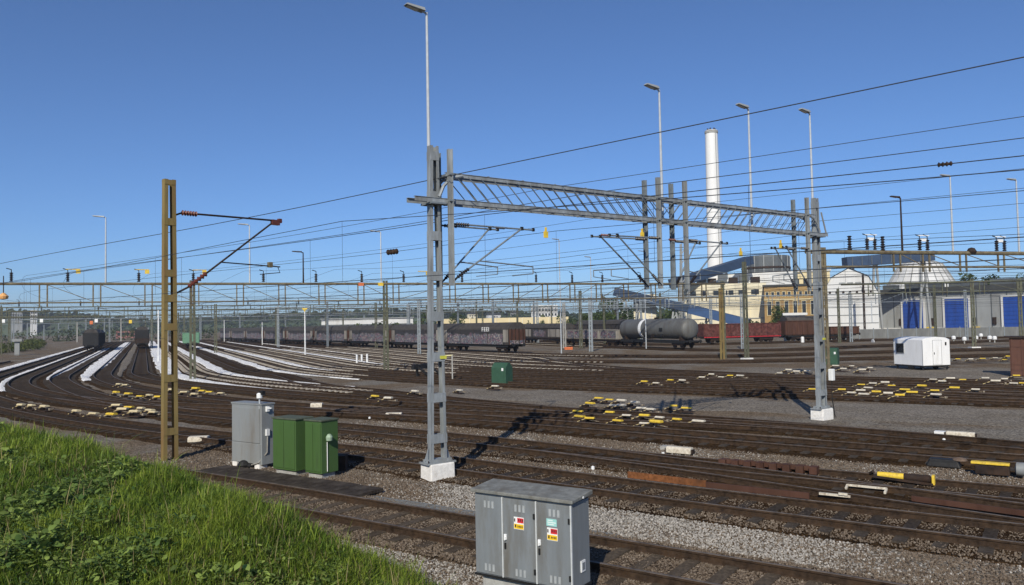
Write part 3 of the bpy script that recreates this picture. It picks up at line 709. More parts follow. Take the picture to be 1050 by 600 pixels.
for i in range(3):
    x0, x1 = dw[i]*CW+.018, dw[i+1]*CW-.018
    d = MB().box(((x0+x1)/2, -.012, (CZ0+CZ1)/2), (x1-x0, .03, CZ1-CZ0-.05)).obj('door', cab_m, cab, bevel=.006)
    vents((x0+x1)/2+.02, CZ1-.16, -.03, d); vents((x0+x1)/2+.02, CZ0+.13, -.03, d)
    if i:
        MB().box((x0+.045, -.04, 1.02), (.05, .03, .09)).box((x0+.045, -.06, 1.0), (.026, .03, .06)).obj('handle', white_p, d, bevel=.008)
        MB().box((x0+.04, -.035, .88), (.025, .03, .09)).obj('lock', black_m, d)
    for z in ((.55, 1.4) if i else ()): MB().box((x1-.012, -.035, z), (.03, .03, .08)).obj('hinge', black_m, d)
    def sticker(xc, zt, d=d):
        o = MB().box((xc, -.0285, zt), (.185, .004, .19)).obj('warning_sticker', swhi, d)
        MB().box((xc+.03, -.0312, zt+.045), (.115, .003, .075)).obj('red_field', sred, o)
        MB().box((xc, -.0312, zt-.05), (.175, .003, .075)).obj('yellow_field', syel, o)
        t = MB()
        for k in range(3): t.box((xc-.0+.035*k, -.0335, zt+.05), (.018, .002, .035))
        t.box((xc-.075, -.0335, zt+.045), (.02, .002, .05)).box((xc-.06, -.0335, zt-.045), (.025, .002, .045))
        for k in range(4): t.box((xc-.015+.026*k, -.0335, zt-.05), (.016, .002, .03))
        t.obj('print', sblk, o)
    if i == 1: sticker((x0+x1)/2, 1.26)
    if i == 2:
        sticker((x0+x1)/2-.02, 1.17)
        o = MB().box(((x0+x1)/2-.03, -.0285, 1.345), (.18, .004, .11)).obj('name_label', stea, d)
        MB().box(((x0+x1)/2-.03, -.0312, 1.345), (.15, .003, .012)).box(((x0+x1)/2-.05, -.0312, 1.375), (.09, .003, .012)).box(((x0+x1)/2-.04, -.0312, 1.315), (.11, .003, .012)).obj('print', swhi, o)
for x in (dw[1]*CW, dw[2]*CW, CW-.006): MB().box((x, -.02, (CZ0+CZ1)/2), (.02, .03, CZ1-CZ0-.03)).obj('door_post', gasket_m, body)
o = MB().box((CW+.006, .3, .66), (.02, .13, .17)).obj('cable_hatch', white_p, body); MB().box((CW+.018, .3, .66), (.008, .075, .11)).obj('hatch_plate', cab_m, o)
MB().box((CW+.055, .27, CZ1+.06), (.012, .03, .03)).obj('roof_lock', white_p, body)

lcb = G(238, 477); lrz = math.atan2(-.57, .82)
lc = thing('equipment_cabinet', 'plain grey cabinet with a small beacon, left of the green cabinets', 'cabinet', (lcb.x, lcb.y, 0), lrz, 'grey cabinets')
bw, bd, bh = 1.5, .48, 2.0
b = MB().box((bw/2, bd/2, .15+bh/2-.1), (bw, bd, bh-.15)).obj('body', cabl_m, lc, bevel=.012)
MB().box((bw/2-.02, -.012, 1.33), (bw-.12, .025, 1.08)).obj('door', cabl_m, lc, bevel=.006)
MB().box((bw/2-.02, -.012, .45), (bw-.1, .025, .6)).obj('lower_panel', cabl_m, lc, bevel=.006)
MB().box((bw/2, bd/2, bh-.0), (bw+.04, bd+.04, .05)).obj('roof', cabl_m, lc)
p = MB().tube([(bw-.12, .02, 1.55), (bw-.12, .02, 2.2)], .025).obj('beacon_pole', lampgrey_m, lc); MB().lathe([(.05,2.18),(.09,2.2),(.09,2.33),(.05,2.36)], 12, c=(bw-.12,.02,0)).obj('beacon', white_p, p); MB().box((bw-.04,.06,2.36),(.16,.12,.12)).obj('cap', black_m, p)
MB().box((bw+.03, .2, 1.85), (.08, .1, .16)).box((bw+.14, .2, 1.88), (.16, .04, .04)).obj('sensor', white_p, lc); MB().box((bw+.03, .2, 1.12), (.06, .12, .2)).obj('junction_box', white_p, lc)
MB().tube([(bw+.03,.2,1.05),(bw+.03,.18,.5),(bw-.1,-.05,.2),(bw-.4,-.08,.12)], .022).obj('cable', plinth_m, lc)
for x in (.18, bw-.2): MB().box((x, .12, .06), (.24, .3, .16)).obj('foot', conc_m, lc)
tag(MB().lathe([(.02,0),(.16,.02),(.2,.1),(.12,.2),(.05,.24)], 10, c=(lcb.x+.55, lcb.y-.55, 0)).lathe([(.02,0),(.1,.02),(.13,.08),(.05,.15)], 9, c=(lcb.x+.8, lcb.y-.6, 0)).obj('cable_bundle', black_m), 'small black bundle lying at the foot of the plain grey cabinet', 'bundle')

gb = G(280, 485.5); grz = math.atan2(-.57, .82)
def green_box(off, wd, label, lamp_=False, back=0):
    q = V((gb.x, gb.y, 0))+V((math.cos(grz), math.sin(grz), 0))*off+V((-math.sin(grz), math.cos(grz), 0))*back
    g = thing('transformer_cabinet', label, 'cabinet', q, grz, 'dark green cabinets by the grey cabinet')
    MB().box((wd/2, .32, .9), (wd, .64, 1.5)).obj('body', green_m, g, bevel=.012)
    for i in range(2): MB().box((wd*(.26+.48*i), -.01, .9), (wd*.45, .02, 1.38)).obj('door', green_m, g, bevel=.006)
    MB().box((wd/2, .32, 1.67), (wd+.06, .7, .05)).obj('roof', mat('dull_green_roof', (.075, .09, .06), .8, 0, .2, 6), g, bevel=.012)
    MB().box((wd/2, .32, .08), (wd-.14, .5, .18)).obj('plinth', plinth_m, g)
    if lamp_:
        l = MB().lathe([(.03,1.08),(.09,1.1),(.1,1.2),(.06,1.27),(.03,1.29)], 12, c=(wd+.11,.2,0)).obj('wall_lamp', mat('pale_green_glass', (.3,.4,.28), .4), g)
        MB().box((wd+.04, .2, 1.17), (.1, .08, .08)).obj('bracket', greend_m, l); MB().tube([(wd+.02,.2,1.05),(wd+.02,.2,.2)], .012).obj('conduit', white_p, l)
green_box(0, 1.04, 'dark green cabinet, left one of the close pair beside the grey cabinet')
green_box(1.36, .7, 'dark green cabinet with a pale lamp on its side, right one of the pair', True, .08)
tag(MB().tube([G(347,470,.1), G(343,463,.4), G(340,460,.75)], .03).box(G(347,474,.25), (.5,.4,.45)).obj('stray_frame', dark_m), 'dark low frame lying in the shade beside the green cabinets', 'frame')

def small_cabinet(pt, wd, dp, h, sl, label, m_=greend_m, rz=None):
    q = G(*pt); g = thing('point_cabinet', label, 'cabinet', q, grz if rz is None else rz, 'small green cabinets between the tracks')
    pr = [(-dp/2, 0), (dp/2, 0), (dp/2, h-sl), (dp*.15, h), (-dp*.15, h), (-dp/2, h-sl)]
    MB().prism(pr, -wd/2, wd/2).obj('body', m_, g, bevel=.02); MB().box((0, -dp/2-.012, h*.42), (wd*.8, .025, h*.68)).obj('door', m_, g)
    MB().box((wd*.3, -dp/2-.03, h*.7), (.16, .02, .2)).obj('sign_plate', white_p, g); MB().box((0, 0, .0), (wd*.9, dp*.9, .12)).obj('plinth', plinth_m, g)
small_cabinet((515, 394), 1.25, .9, 1.55, .35, 'small dark green cabinet with sloping top on the gravel right of the left mast')
small_cabinet((854, 374), 1.0, .8, 1.55, .1, 'small dark green cabinet half hidden behind the right-hand portal mast')

# timber walkway and the cable duct beside the nearest track
wk = structure('walkway', MB().box((0,0,0), (.01,.01,.01)), timber_m); 
for i in range(8):
    s = 15.3+i*.85; q = SP(s, 14.42); o = MB().box((0,0,0), (.83, 1.05, .09)).obj('walkway_panel', timber_m, wk, bevel=.01); o.location = (q.x, q.y, .1+random.uniform(-.012,.012)); o.rotation_euler.z = TH+random.uniform(-.012,.012)
dk = structure('cable_duct', MB().box((0,0,0), (.01,.01,.01)), concrete_m); lid = MB().box((0,0,0), (.97,.34,.07)).mesh('duct_lid', cabroof_m)
for i in range(7):
    q = SP(14.2-i, 14.28); o = link('duct_lid', lid, dk); o.location = (q.x, q.y, .02+random.uniform(-.01,.015)); o.rotation_euler.z = TH+random.uniform(-.015,.015)

# ---------------------------------------------------------------- point levers with their yellow and white weights
def lever_proto(wm, fancy):
    t = thing('point_lever', '', 'point lever')
    MB().box((0,0,.05), (1.0,.3,.05)).box((-.2,0,.12), (.3,.26,.14)).obj('base_plate', dark_m, t)
    a = MB().bar((-.5,-.1,.1), (.0,.02,.3), .035, .035).obj('lever_arm', mat('golden_rod_paint', (.5,.4,.2), .7, 0, .2, 9, dirt=(.2,.14,.08), damt=.5), t); MB().bar((.1,.05,.18), (.62,.1,.12), .03, .03).obj('throw_rod', rod_m, t)
    MB().prism([(-.12,.27),(.12,.27),(.13,.31),(.07,.36),(-.07,.36),(-.13,.31)], -.1, .4).obj('weight', wm, t)
    if fancy: MB().box((.64,.05,.16), (.1,.2,.1)).obj('rod_box', rod_m, t)
    return t
protos = {}
CL = {
 'sidings edge left': ((20,419,'w'),(31,419.5,'w'),(44,420.5,'w'),(77,425,'w'),(94,427,'w'),(112,429,'y'),(117,419,'w'),(130,420.5,'y'),(143,422,'w'),(123,424,'w'),(136,426,'w'),(152,424,'w')),
 'ochre mast': ((118,406,'y'),(130,407,'y'),(142,408.5,'y'),(152,408,'w'),(160,410,'y'),(121,396.5,'w'),(127,397,'w'),(175,403,'w'),(187,405,'w'),(198,407,'w'),(199,402,'y'),(206,403.5,'y'),(213,404.5,'y'),(225,405,'w'),(155,425,'w')),
 'left portal mast': ((383,409.5,'y'),(396,412,'w'),(424,404.5,'w'),(470,402,'w'),(506,398.5,'w')),
 'yard middle': ((612,411,'y'),(623,412,'y'),(635,414,'w'),(649,416,'w'),(603,417,'y'),(627,418,'w'),(635,419,'w'),(655,422,'w'),(665,422.5,'w'),(623,426,'y'),(640,428.5,'w'),(658,430,'y'),(689,419.5,'y'),(701,421,'y'),(602,432,'y'),(631,434,'y'),(658,437,'w'),(670,438,'y'),(692,433,'y'),(674,431,'w'),(713,435,'w'),(590,425,'y'),(592,430,'y')),
 'tank wagon': ((659,394,'y'),(671,395,'w'),(686,392,'y'),(698,393,'w'),(718,389,'w'),(728,386,'w'),(738,388,'w'),(747,387,'y'),(757,388,'w'),(798,384.5,'w'),(807,381.5,'w'),(815,383.5,'w'),(826,382.5,'w')),
 'right portal mast': ((831,401,'y'),(861,402,'y'),(871,405.5,'w'),(881,396,'y'),(893,395.5,'w'),(888,400,'w'),(883,407,'w'),(896,405,'y'),(880,403,'w'),(855,377,'w'),(863,380,'w'),(872,377,'w'),(882,382,'w'),(891,379,'w')),
 'white hut': ((905,396,'w'),(912,397,'y'),(925,402,'y'),(932,406,'y'),(943,399,'y'),(920,409,'y'),(956,403,'y'),(957,408,'w'),(976,401,'y'),(998,402,'w'),(908,407,'w'),(955,391,'w'),(964,394,'w'),(985,391,'y'),(972,391,'w'),(1008,390,'w'),(1018,394,'w'),(1037,395,'w'),(1047,395,'y'),(1028,391,'w')),
 'brown steel box': ((981,369.5,'y'),(994,370,'w'),(1006,369,'y'),(1019,368,'w'),(1029,370,'y'),(1033,367.5,'y'),(1040,387.5,'y'))}
LAB = {
 'sidings edge left': ('cream-capped point lever above the grass bank', 'yellow-topped point lever above the grass bank'),
 'ochre mast': ('cream-capped point lever around the ochre mast', 'yellow-topped point lever around the ochre mast'),
 'left portal mast': ('white-capped point lever standing apart, near the left portal mast', 'lone yellow-topped point lever left of the left portal mast'),
 'yard middle': ('white-capped point lever of the big near portal cluster', 'yellow-topped point lever of the big near portal cluster'),
 'tank wagon': ('white-capped point lever below the grey tank wagon', 'yellow-topped point lever below the grey tank wagon'),
 'right portal mast': ('white-capped point lever around the right portal mast', 'yellow-topped point lever around the right portal mast'),
 'white hut': ('white-capped point lever in front of the white hut', 'yellow-topped point lever in front of the white hut'),
 'brown steel box': ('white-capped point lever between white hut and brown steel box', 'yellow-topped point lever between white hut and brown steel box')}
ORD = ['leftmost', 'second', 'third', 'fourth', 'fifth', 'sixth', 'seventh', 'eighth', 'ninth', 'tenth', 'eleventh', 'twelfth', 'thirteenth', 'fourteenth']
ORD = [ORD[0]]+[o+' from left,' for o in ORD[1:]]
for key, pts in CL.items():
    for x, y, c in pts:
        q = G(x, y, .15); k = c; near_l = key in ('sidings edge left', 'ochre mast')
        if near_l and c == 'w': k = 'cream'
        if k not in protos: protos[k] = lever_proto(yellow_m if c == 'y' else (cream_w_m if k == 'w' else mat('golden_cream_paint', (.66, .56, .34), .7, 0, .15, 9, dirt=(.3, .2, .1), dscale=8, damt=.4)), c == 'w'); o = protos[k]
        else: o = copy_tree(protos[k])
        same = sorted([a[:2] for a in pts if a[2] == c]); k_ = same.index((x, y)); lab_ = LAB[key][1 if c == 'y' else 0]
        if len(same) > 1 and 'lone' not in lab_: lab_ = ORD[k_]+' '+lab_.replace('point lever', 'lever')
        put(o, (q.x, q.y, .06), math.atan2(-.58, .815)+random.uniform(-.25,.25)+(.2 if near_l else 0), lab_, 'point levers, '+key)
        sc = random.uniform(.75, 1.0)*(1.15 if near_l else 1); o.scale = (sc*random.uniform(.9,1.1), sc, sc*random.uniform(.8,1.1))

# point machines, covers and boxes lying by the rails
def cover(pt, ln, wd, h, m_, label, name='machine_cover', cat='cover', rz=TH, ends=True, z=.05):
    q = G(pt[0], pt[1], z); t = thing(name, label, cat, (q.x, q.y, z), rz)
    MB().prism([(-wd/2,0),(wd/2,0),(wd/2,h*.7),(wd*.3,h),(-wd*.3,h),(-wd/2,h*.7)], -ln/2, ln/2).obj('lid', m_, t, bevel=.015)
    if ends:
        for s in (-1, 1): MB().box((s*(ln/2+.03), 0, h*.4), (.05, wd*.7, h*.6)).obj('end_plate', dark_m, t)
    return t
cover((697,464.5), .85, .3, .2, cream_w_m, 'white box on the gravel below the big lever cluster', 'trackside_box', 'box')
t = MB().box((0,0,.06), (.4,.3,.12)).obj('concrete_block', plinth_m); q = G(684.5,461); t.location = (q.x,q.y,0); t.rotation_euler.z = TH; tag(t, 'small grey block at the left end of the white box', 'block')
cover((985,447.5), .9, .3, .17, cream_w_m, 'long white box beside the rails right of the right-hand mast', 'trackside_box', 'box')
t = MB().box((0,0,.07), (.35,.3,.14)).obj('concrete_block', white_p); q = G(964,446); t.location = (q.x,q.y,0); t.rotation_euler.z = TH; tag(t, 'small pale block by the end of the long white box', 'block')
cover((325,418), .62, .4, .25, cream_w_m, 'white box with a dark knob in the gravel above the green cabinets', 'trackside_box', 'box', rz=0)
cover((404,427.5), .75, .4, .2, cream_w_m, 'rounded white box in the gravel left of the left portal mast', 'trackside_box', 'box', rz=0)
cover((204,452.5), .72, .5, .2, cream_w_m, 'broad white slab-like box between ochre mast and grey cabinet', 'trackside_box', 'box', rz=.1)
q = G(377,421.5); t = MB().box((0,0,.06), (.75,.1,.05)).obj('white_plank', cream_w_m); t.location = q; t.rotation_euler = (0,-.06,.25); tag(t, 'white plank lying on the gravel left of the left mast', 'plank')
for x, y, lab in ((680,467.5,'pair of small white stubs below the white box'),(968,453,'small white stub below the long white box'),(379,430,'small white stone by the rail near the left mast'),(190,420,'small white stone left of the ochre mast lever cluster'),(608,482,'small white stub left of the rust-orange guard rail')):
    q = G(x,y); t = MB().lathe([(.04,0),(.055,.04),(.05,.1),(.02,.12)], 8).obj('white_stub', white_p); t.location = q; tag(t, lab, 'stub')
# yellow-and-dark point machine at the right
q = G(926,490.5,.2); t = thing('point_machine', 'long point machine with a yellow half and dark half beside the near rails', 'point machine', (q.x,q.y,.1), TH+math.pi)
MB().lathe([(.02,-.62),(.08,-.6),(.085,0),(.08,.02)], 12, 'X', (0,0,.14)).obj('yellow_cover', yellow_m, t, smooth_=True); MB().lathe([(.08,.02),(.095,.03),(.095,.62),(.03,.66)], 12, 'X', (0,0,.14)).obj('dark_cover', dark_m, t, smooth_=True)
MB().box((.7,0,.13), (.06,.16,.24)).obj('end_bracket', yellow_m, t); MB().bar((-.72,.05,.2), (-.95,.3,.02), .06).bar((-.7,0,.1),(.7,0,.02),.2,.06).obj('support', dark_m, t)
q = G(889,502.5,.1); t = thing('rod_frame', 'small pale rod frame between the rails left of the yellow point machine', 'frame', (q.x,q.y,.12), TH)
MB().bar((-.45,0,.06),(.45,0,.06),.05).bar((-.45,0,.06),(-.45,.25,0),.05).bar((.1,0,.06),(.1,-.22,0),.05).bar((.45,0,.06),(.45,.18,0),.05).obj('rods', cream_w_m, t)
q = G(856,511,.1); t = MB().bar((-.35,0,.05),(.35,0,.05),.07,.05).bar((-.3,.05,.1),(-.1,.05,.1),.05).obj('pale_rod', cream_w_m); t.location=(q.x,q.y,.13); t.rotation_euler.z=TH; tag(t, 'short pale rod lying on the sleepers below the rod frame', 'rod')
q = G(1020,483,.15); t = thing('point_machine', 'point machine under a yellow plank at the right edge, with round grey end', 'point machine', (q.x,q.y,.05), TH+math.pi)
MB().box((-.1,0,.3), (.9,.22,.06)).obj('yellow_plank', yellow_m, t, bevel=.01); MB().box((-.05,0,.13), (.8,.3,.24)).obj('machine_case', dark_m, t, bevel=.02)
MB().lathe([(.05,-.12),(.17,-.08),(.18,.1),(.05,.16)], 14, 'X', (.58,0,.2)).obj('motor', cabl_m, t, smooth_=True)
q = G(976,476.5,.1); t = thing('equipment_lump', 'low dark equipment with a brown cap beside the rails below the long white box', 'equipment', (q.x,q.y,.02), TH+math.pi)
MB().box((-.2,0,.12), (.9,.4,.24), taper=.8).obj('dark_case', black_m, t, bevel=.04); MB().lathe([(.03,0),(.2,.02),(.18,.06),(.08,.1),(.02,.11)], 10, c=(.2,0,.2)).obj('brown_cap', mat('brown_cap', (.15,.105,.075), .8), t)
# rust-orange guard rail beside the near double track
t = MB().box((0,0,.09), (2.5,.05,.17)).box((0,.05,.02), (2.5,.12,.03)).obj('guard_rail', rust_m); a_, b_ = G(644,487,.2), G(724,496.5,.2); c_ = (a_+b_)/2; t.location = (c_.x,c_.y,.12); t.rotation_euler.z = math.atan2(b_.y-a_.y, b_.x-a_.x); t.scale.x = (b_-a_).length/2.5; tag(t, 'bright rust-orange guard rail lying along the near double track', 'guard rail')
a_, b_ = G(724,497,.2), G(830,508.5,.2); t = MB().bar(V((a_.x,a_.y,.2)), V((b_.x,b_.y,.2)), .06, .14).obj('guard_rail', brown_m); tag(t, 'long thin brown guard rail continuing right of the bright orange one', 'guard rail')
a_, b_ = G(742,474,.2), G(835,482,.2); t = MB().bar(V((a_.x,a_.y,.24)), V((b_.x,b_.y,.24)), .07, .13); d_ = (b_-a_)/7
for i in range(8): p_ = a_+d_*i; t.box((p_.x,p_.y,.2), (.2,.3,.2), rz=TH)
tag(t.obj('check_rail', brown_m), 'red-brown check rail with chairs above the orange guard rail', 'check rail')
a_, b_ = G(935,511,.2), G(1052,526.5,.2); tag(MB().bar(V((a_.x,a_.y,.2)), V((b_.x,b_.y,.2)), .05, .12).obj('check_rail', brown_m), 'brown check rail below the yellow and dark point machine', 'check rail')

# white bollards and dwarf signals
def bollard(pt, h, r, label, group): 
    q = G(*pt); t = thing('bollard', label, 'bollard', q, 0, group); MB().tube([(0,0,0),(0,0,h)], r, 8).obj('post', white_p, t); MB().lathe([(r*1.05,h),(r*.8,h+r*.6),(.01,h+r*.8)], 8).obj('cap', white_p, t)
for x, y, w_ in ((366,373,'left'),(371,372.5,'middle'),(376.5,372,'right')): bollard((x,y), .95, .12, w_+' one of three white bollards near the thin olive mast', 'three white bollards')
for x, y, w_ in ((805.5,351,'left'),(814,351,'middle'),(823,351.5,'right')): bollard((x,y), .85, .28, w_+' one of three stout white bollards left of the right portal mast', 'stout white bollards')
def dwarf(pt, h, label):
    q = G(*pt); t = thing('dwarf_signal', label, 'signal', q, 0, 'white dwarf signals beyond the hut')
    MB().tube([(0,0,0),(0,0,h*.5)], .09, 6).obj('stem', plinth_m, t); MB().lathe([(.05,h*.45),(.3,h*.5),(.32,h*.85),(.18,h),(.03,h*1.03)], 10).obj('head', white_p, t)
for (x, y), w_ in zip(((978,351),(989,352.5),(1001,351),(1006,348),(1015,351),(1020,351.5)), ('leftmost','second from left','third from left','fourth from left','fifth from left','rightmost')): dwarf((x,y), 1.0, w_+' white dwarf signal in the row right of the white hut')

# round white sign, T-shaped post, buffer
q = G(895,351); t = thing('round_sign', 'round white sign on a pale post right of the gabled white shed', 'sign', q); MB().tube([(0,0,0),(0,0,3.6)], .07).obj('post', lampgrey_m, t); MB().lathe([(.55,-.03),(.55,.03)], 20, 'X').obj('disc', white_p, t); t.children[1].rotation_euler.z = math.pi/2; t.children[1].location.z = 3.3
q = G(464,391); t = thing('marker_post', 'slim pale post with a crossbar just right of the left portal mast', 'post', q); MB().box((0,0,1.0),(.09,.06,2.0)).obj('post', path_m if False else plinth_m, t); MB().box((-.85,0,1.98),(1.8,.05,.1)).obj('crossbar', mat('pale_yellow_paint',(.6,.55,.3),.7), t)
q = G(434,386); t = thing('buffer_stop', 'black buffer stop partly hidden behind the left portal mast', 'buffer stop', q, TH)
MB().box((0,0,.85),(.3,2.6,.4)).obj('beam', black_m, t)
for s in (-1,1): MB().bar((0,s*.75,.05),(0,s*.75,1.1),.16).bar((0,s*.75,.9),(-1.4,s*.75,.08),.14).obj('stanchion', black_m, t); MB().lathe([(.2,-.25),(.24,-.2),(.24,.0)],12,'X',(.4,s*.8,.85)).obj('buffer', dark_m, t)
tag(MB().box((G(583,360).x,G(583,360).y,.4),(1.2,.4,.4)).box((G(583,360).x,G(583,360).y,.43),(1.3,.5,.05)).obj('orange_bin', mat('orange_paint',(.6,.16,.05),.6)), 'low orange box on the ground below the dark wagons', 'box')
q = G(432,391.5); 

# ---------------------------------------------------------------- the white hut on wheels and the brown steel box
c0, c1, c2 = G(917,377.5), G(947,380.5), G(973,378.5)
hx = (c1-c0); hrz = math.atan2(hx.y, hx.x)
# two faces are seen: the long side on the left, the end with the door on the right
Y1 = c1.y; LT = A(916.5,347.5,c0.y).z; 
erz = R(14)
hut = thing('site_hut', 'white site hut on wheels standing on the gravel path', 'hut', (c1.x, c1.y, 0), erz)
ew, el, hh = 2.55, 3.2, 2.6
# local x: along the door end, local y: away along the long side
bh_ = MB().prism([(0,.42),(el,.42),(el,hh),(0,hh)], 0, ew)
def hutbody():
    mb = MB(); prof = [(0,.4),(ew,.4),(ew,hh-.16),(ew*.86,hh-.03),(ew*.5,hh+.05),(ew*.14,hh-.03),(0,hh-.16)]; n = len(prof)
    vs = [(x,0,z) for x,z in prof]+[(x,el,z) for x,z in prof]
    return mb.add(vs, [(i,(i+1)%n,n+(i+1)%n,n+i) for i in range(n)]+[tuple(range(n))[::-1], tuple(range(n,2*n))])
hutwhite = mat('hut_white', (.82,.825,.82), .5, 0, .04, 2, dirt=(.62,.6,.55), dscale=1.2, damt=.2, streak=True)
hb = hutbody().obj('body', hutwhite, hut, bevel=.03)
dr = MB().box((ew*.52,-.015,1.42),(.78,.03,1.9)).obj('door', hutwhite, hut, bevel=.01)
fr = mat('hut_frame_grey',(.4,.41,.41),.6)
for x in (ew*.52-.41, ew*.52+.41): MB().box((x,-.01,1.42),(.03,.04,1.94)).obj('door_frame', fr, dr)
MB().box((ew*.52,-.01,2.39),(.85,.04,.03)).obj('door_frame', fr, dr); MB().box((ew*.52-.3,-.04,1.35),(.05,.05,.16)).obj('handle', black_m, dr)
MB().box((ew*.84,-.03,2.1),(.1,.07,.24)).obj('outside_lamp', black_m, hut)
wn = MB().box((-.012, el-.75, 1.72),(.03,.85,.75)).obj('window', glass_m, hut); MB().box((-.02,el-.75,2.12),(.05,.93,.05)).box((-.02,el-.75,1.32),(.05,.93,.05)).box((-.02,el-.31,1.72),(.05,.05,.76)).box((-.02,el-1.19,1.72),(.05,.05,.76)).obj('frame', fr, wn)
for y in (.02, el-.02): MB().box((-.008,y,1.4),(.02,.05,1.95)).obj('corner_strip', fr, hb)
MB().box((ew/2,el/2,.36),(ew-.1,el-.1,.1)).obj('chassis', black_m, hut)
for x in (.12, ew-.12): 
    wh = MB().lathe([(.1,-.08),(.3,-.07),(.3,.07),(.1,.08)],14,'X',(x,el*.45,.3)).obj('wheel', black_m, hut)
MB().bar((ew/2,0,.36),(ew/2,-1.2,.3),.1).obj('drawbar', black_m, hut)
for x,y in ((.15,.2),(ew-.15,.2),(.15,el-.2),(ew-.15,el-.2)): MB().box((x,y,.17),(.09,.09,.34)).obj('jack_leg', black_m, hut)
q = G(1036.5,386.5); q2 = A(1036.5,346,q.y)
rb = thing('steel_container', 'rust-brown steel box cut off by the right edge of the picture', 'container', q, -.56)
bz = q2.z
MB().box((1.3,.9,bz/2),(2.6,1.8,bz-.1)).obj('body', rustbox_m, rb, bevel=.02)
for i in range(5): MB().box((.12+i*.6,-.02,bz/2),(.09,.05,bz-.2)).obj('rib', rustbox_m, rb)
MB().box((1.2,.9,bz+.0),(3.0,2.1,.12)).obj('roof', dark_m, rb)

# ---------------------------------------------------------------- the farther portals
def far_portal(name, label, P0, P1, zb, zl, legs, posts, matl, diag=True, ins=(), single=(), extra=None, r=.11, legm=None, foot=False, base=0.0):
    d = V((P1.x-P0.x, P1.y-P0.y, 0)); L_ = d.length; rz = math.atan2(d.y, d.x)
    t = thing(name, label, 'gantry', (P0.x, P0.y, 0), rz, 'catenary portals beyond the near one')
    MB().tube([(-.6,0,zb), (L_+.6,0,zb)], r, 8).obj('upper_beam', matl, t)
    if zl: MB().tube([(0,0,zl), (L_,0,zl)], r*.6, 6).obj('lower_beam', matl, t)
    for x in legs:
        lg_ = MB()
        for sx in (-.13, .13): lg_.bar((x+sx*1.3,0,base), (x+sx,0,zb+.3), .09, .2)
        for i in range(9): lg_.box((x,0,.8+i*(zb-1)/9), (.3,.05,.16))
        l = lg_.obj('leg', legm or matl, t)
        if foot: MB().box((x,0,.12), (1.1,1.0,.4)).obj('footing', conc_m, l)
    for x in posts:
        MB().bar((x-.28,0,zb-.05), (x-.28,0,(zl or zb-2)-.35), .1, .1).obj('drop_post', matl, t)
        MB().bar((x+.28,0,zb-.05), (x+.28,0,(zl or zb-2)-.35), .1, .1).obj('drop_post', matl, t)
    if diag:
        ps = sorted(list(posts)); mid = L_/2
        for a, b in zip(ps, ps[1:]):
            if b-a > 9: continue
            za, zc = (zb-.1, (zl or zb-2)+.1)
            if a > mid*1.1: za, zc = zc, za
            MB().bar((a+.3,0,za), (b-.3,0,zc), .05, .05).obj('brace', matl, t)
    for x in ins:
        i = MB().ribbed((x,0,zb+.15), (x,0,zb+.95), .16, 5).obj('insulator', blkins_m, t); MB().tube([(x,0,zb+.9), (x,0,zb+1.15), (x-.35,0,zb+1.25)], .04, 5).obj('wire_holder', black_m, i)
    for x in single: MB().ribbed((x,0,zb+.1), (x,0,zb+1.15), .17, 6).obj('insulator', blkins_m, t)
    return t, L_
Pa0, Pa1 = V((-58.4, 56.2, 0)), V((23.3, 88, 0)); dA = (Pa1-Pa0); LA = dA.length; dA.normalize()
def on_beam(P0, d, px, z):
    rx = (px+2-525)/F; k = (rx*P0.y-P0.x)/(d.x-rx*d.y); return k
pA = [on_beam(Pa0, dA, px, 8) for px in (42, 97, 150, 198, 244, 287, 328, 368, 404, 462, 496, 527, 557, 585, 612, 640, 668, 696, 720)]
iA = [on_beam(Pa0, dA, px, 8) for px in (9, 67, 140, 196, 268, 322, 369, 412, 472, 548, 585, 616, 655)]
gA, _ = far_portal('catenary_portal', 'long mossy brown portal spanning the whole yard behind the ochre mast', Pa0, Pa1, 8.3, 6.75, [on_beam(Pa0, dA, px, 0) for px in (195, 393, 739)], pA, moss_m, ins=iA, legm=mossg_m)
for px in (73, 144, 203, 433): 
    x = on_beam(Pa0, dA, px, 8); MB().tube([(x-.6,0,9.5),(x+.5,0,9.5)], .04, 5).box((x+.35,-.05,9.3), (.35,.08,.3)).obj('number_plate', yellow_m, gA)
for px in (368, 388): MB().box((on_beam(Pa0, dA, px, 8),-.15,8.25), (.5,.1,.3)).obj('number_plate', yellow_m if px > 380 else mat('orange_paint', (.6,.16,.05), .6), gA)
Pb0, Pb1 = A(834,258,52.5), A(1190,262,61.5); dB = V((Pb1.x-Pb0.x, Pb1.y-Pb0.y, 0)).normalized()
ob = lambda px: on_beam(Pb0, dB, px, 8)
gB, LB = far_portal('catenary_portal', 'mossy tan portal crossing the right side in front of the blue doors', Pb0, Pb1, 8.75, 7.75, [ob(843), ob(1180)], [ob(px) for px in (919, 949, 987, 1026, 1070)], moss_m, ins=[ob(px) for px in (889, 897, 943, 951, 1022, 1030)], single=[ob(871), ob(905)], r=.14)
for px in (893, 947, 1026): MB().box((ob(px),0,9.65), (.5,.05,.22)).box((ob(px),0,9.95),(1.0,.06,.06)).obj('white_link', white_p, gB)
q = V((Pb0.x, Pb0.y, 0))+dB*ob(1000)
MB().lathe([(.3,-.1),(.35,0),(.2,.25),(.02,.3)], 12, c=(ob(996),0,8.85)).obj('dome_cap', dark_m, gB)
Pc0, Pc1 = V((-150,150,0)), V((16,232,0)); dC = (Pc1-Pc0).normalized(); LC = (Pc1-Pc0).length
gC, _ = far_portal('catenary_portal', 'distant green-grey portal over the tracks with the dark wagons on the left', Pc0, Pc1, 8.9, 7.6, [18,46,74,102,130,158,180], [5+i*6 for i in range(30)], mossg_m, ins=[8+i*11 for i in range(16)], r=.16)
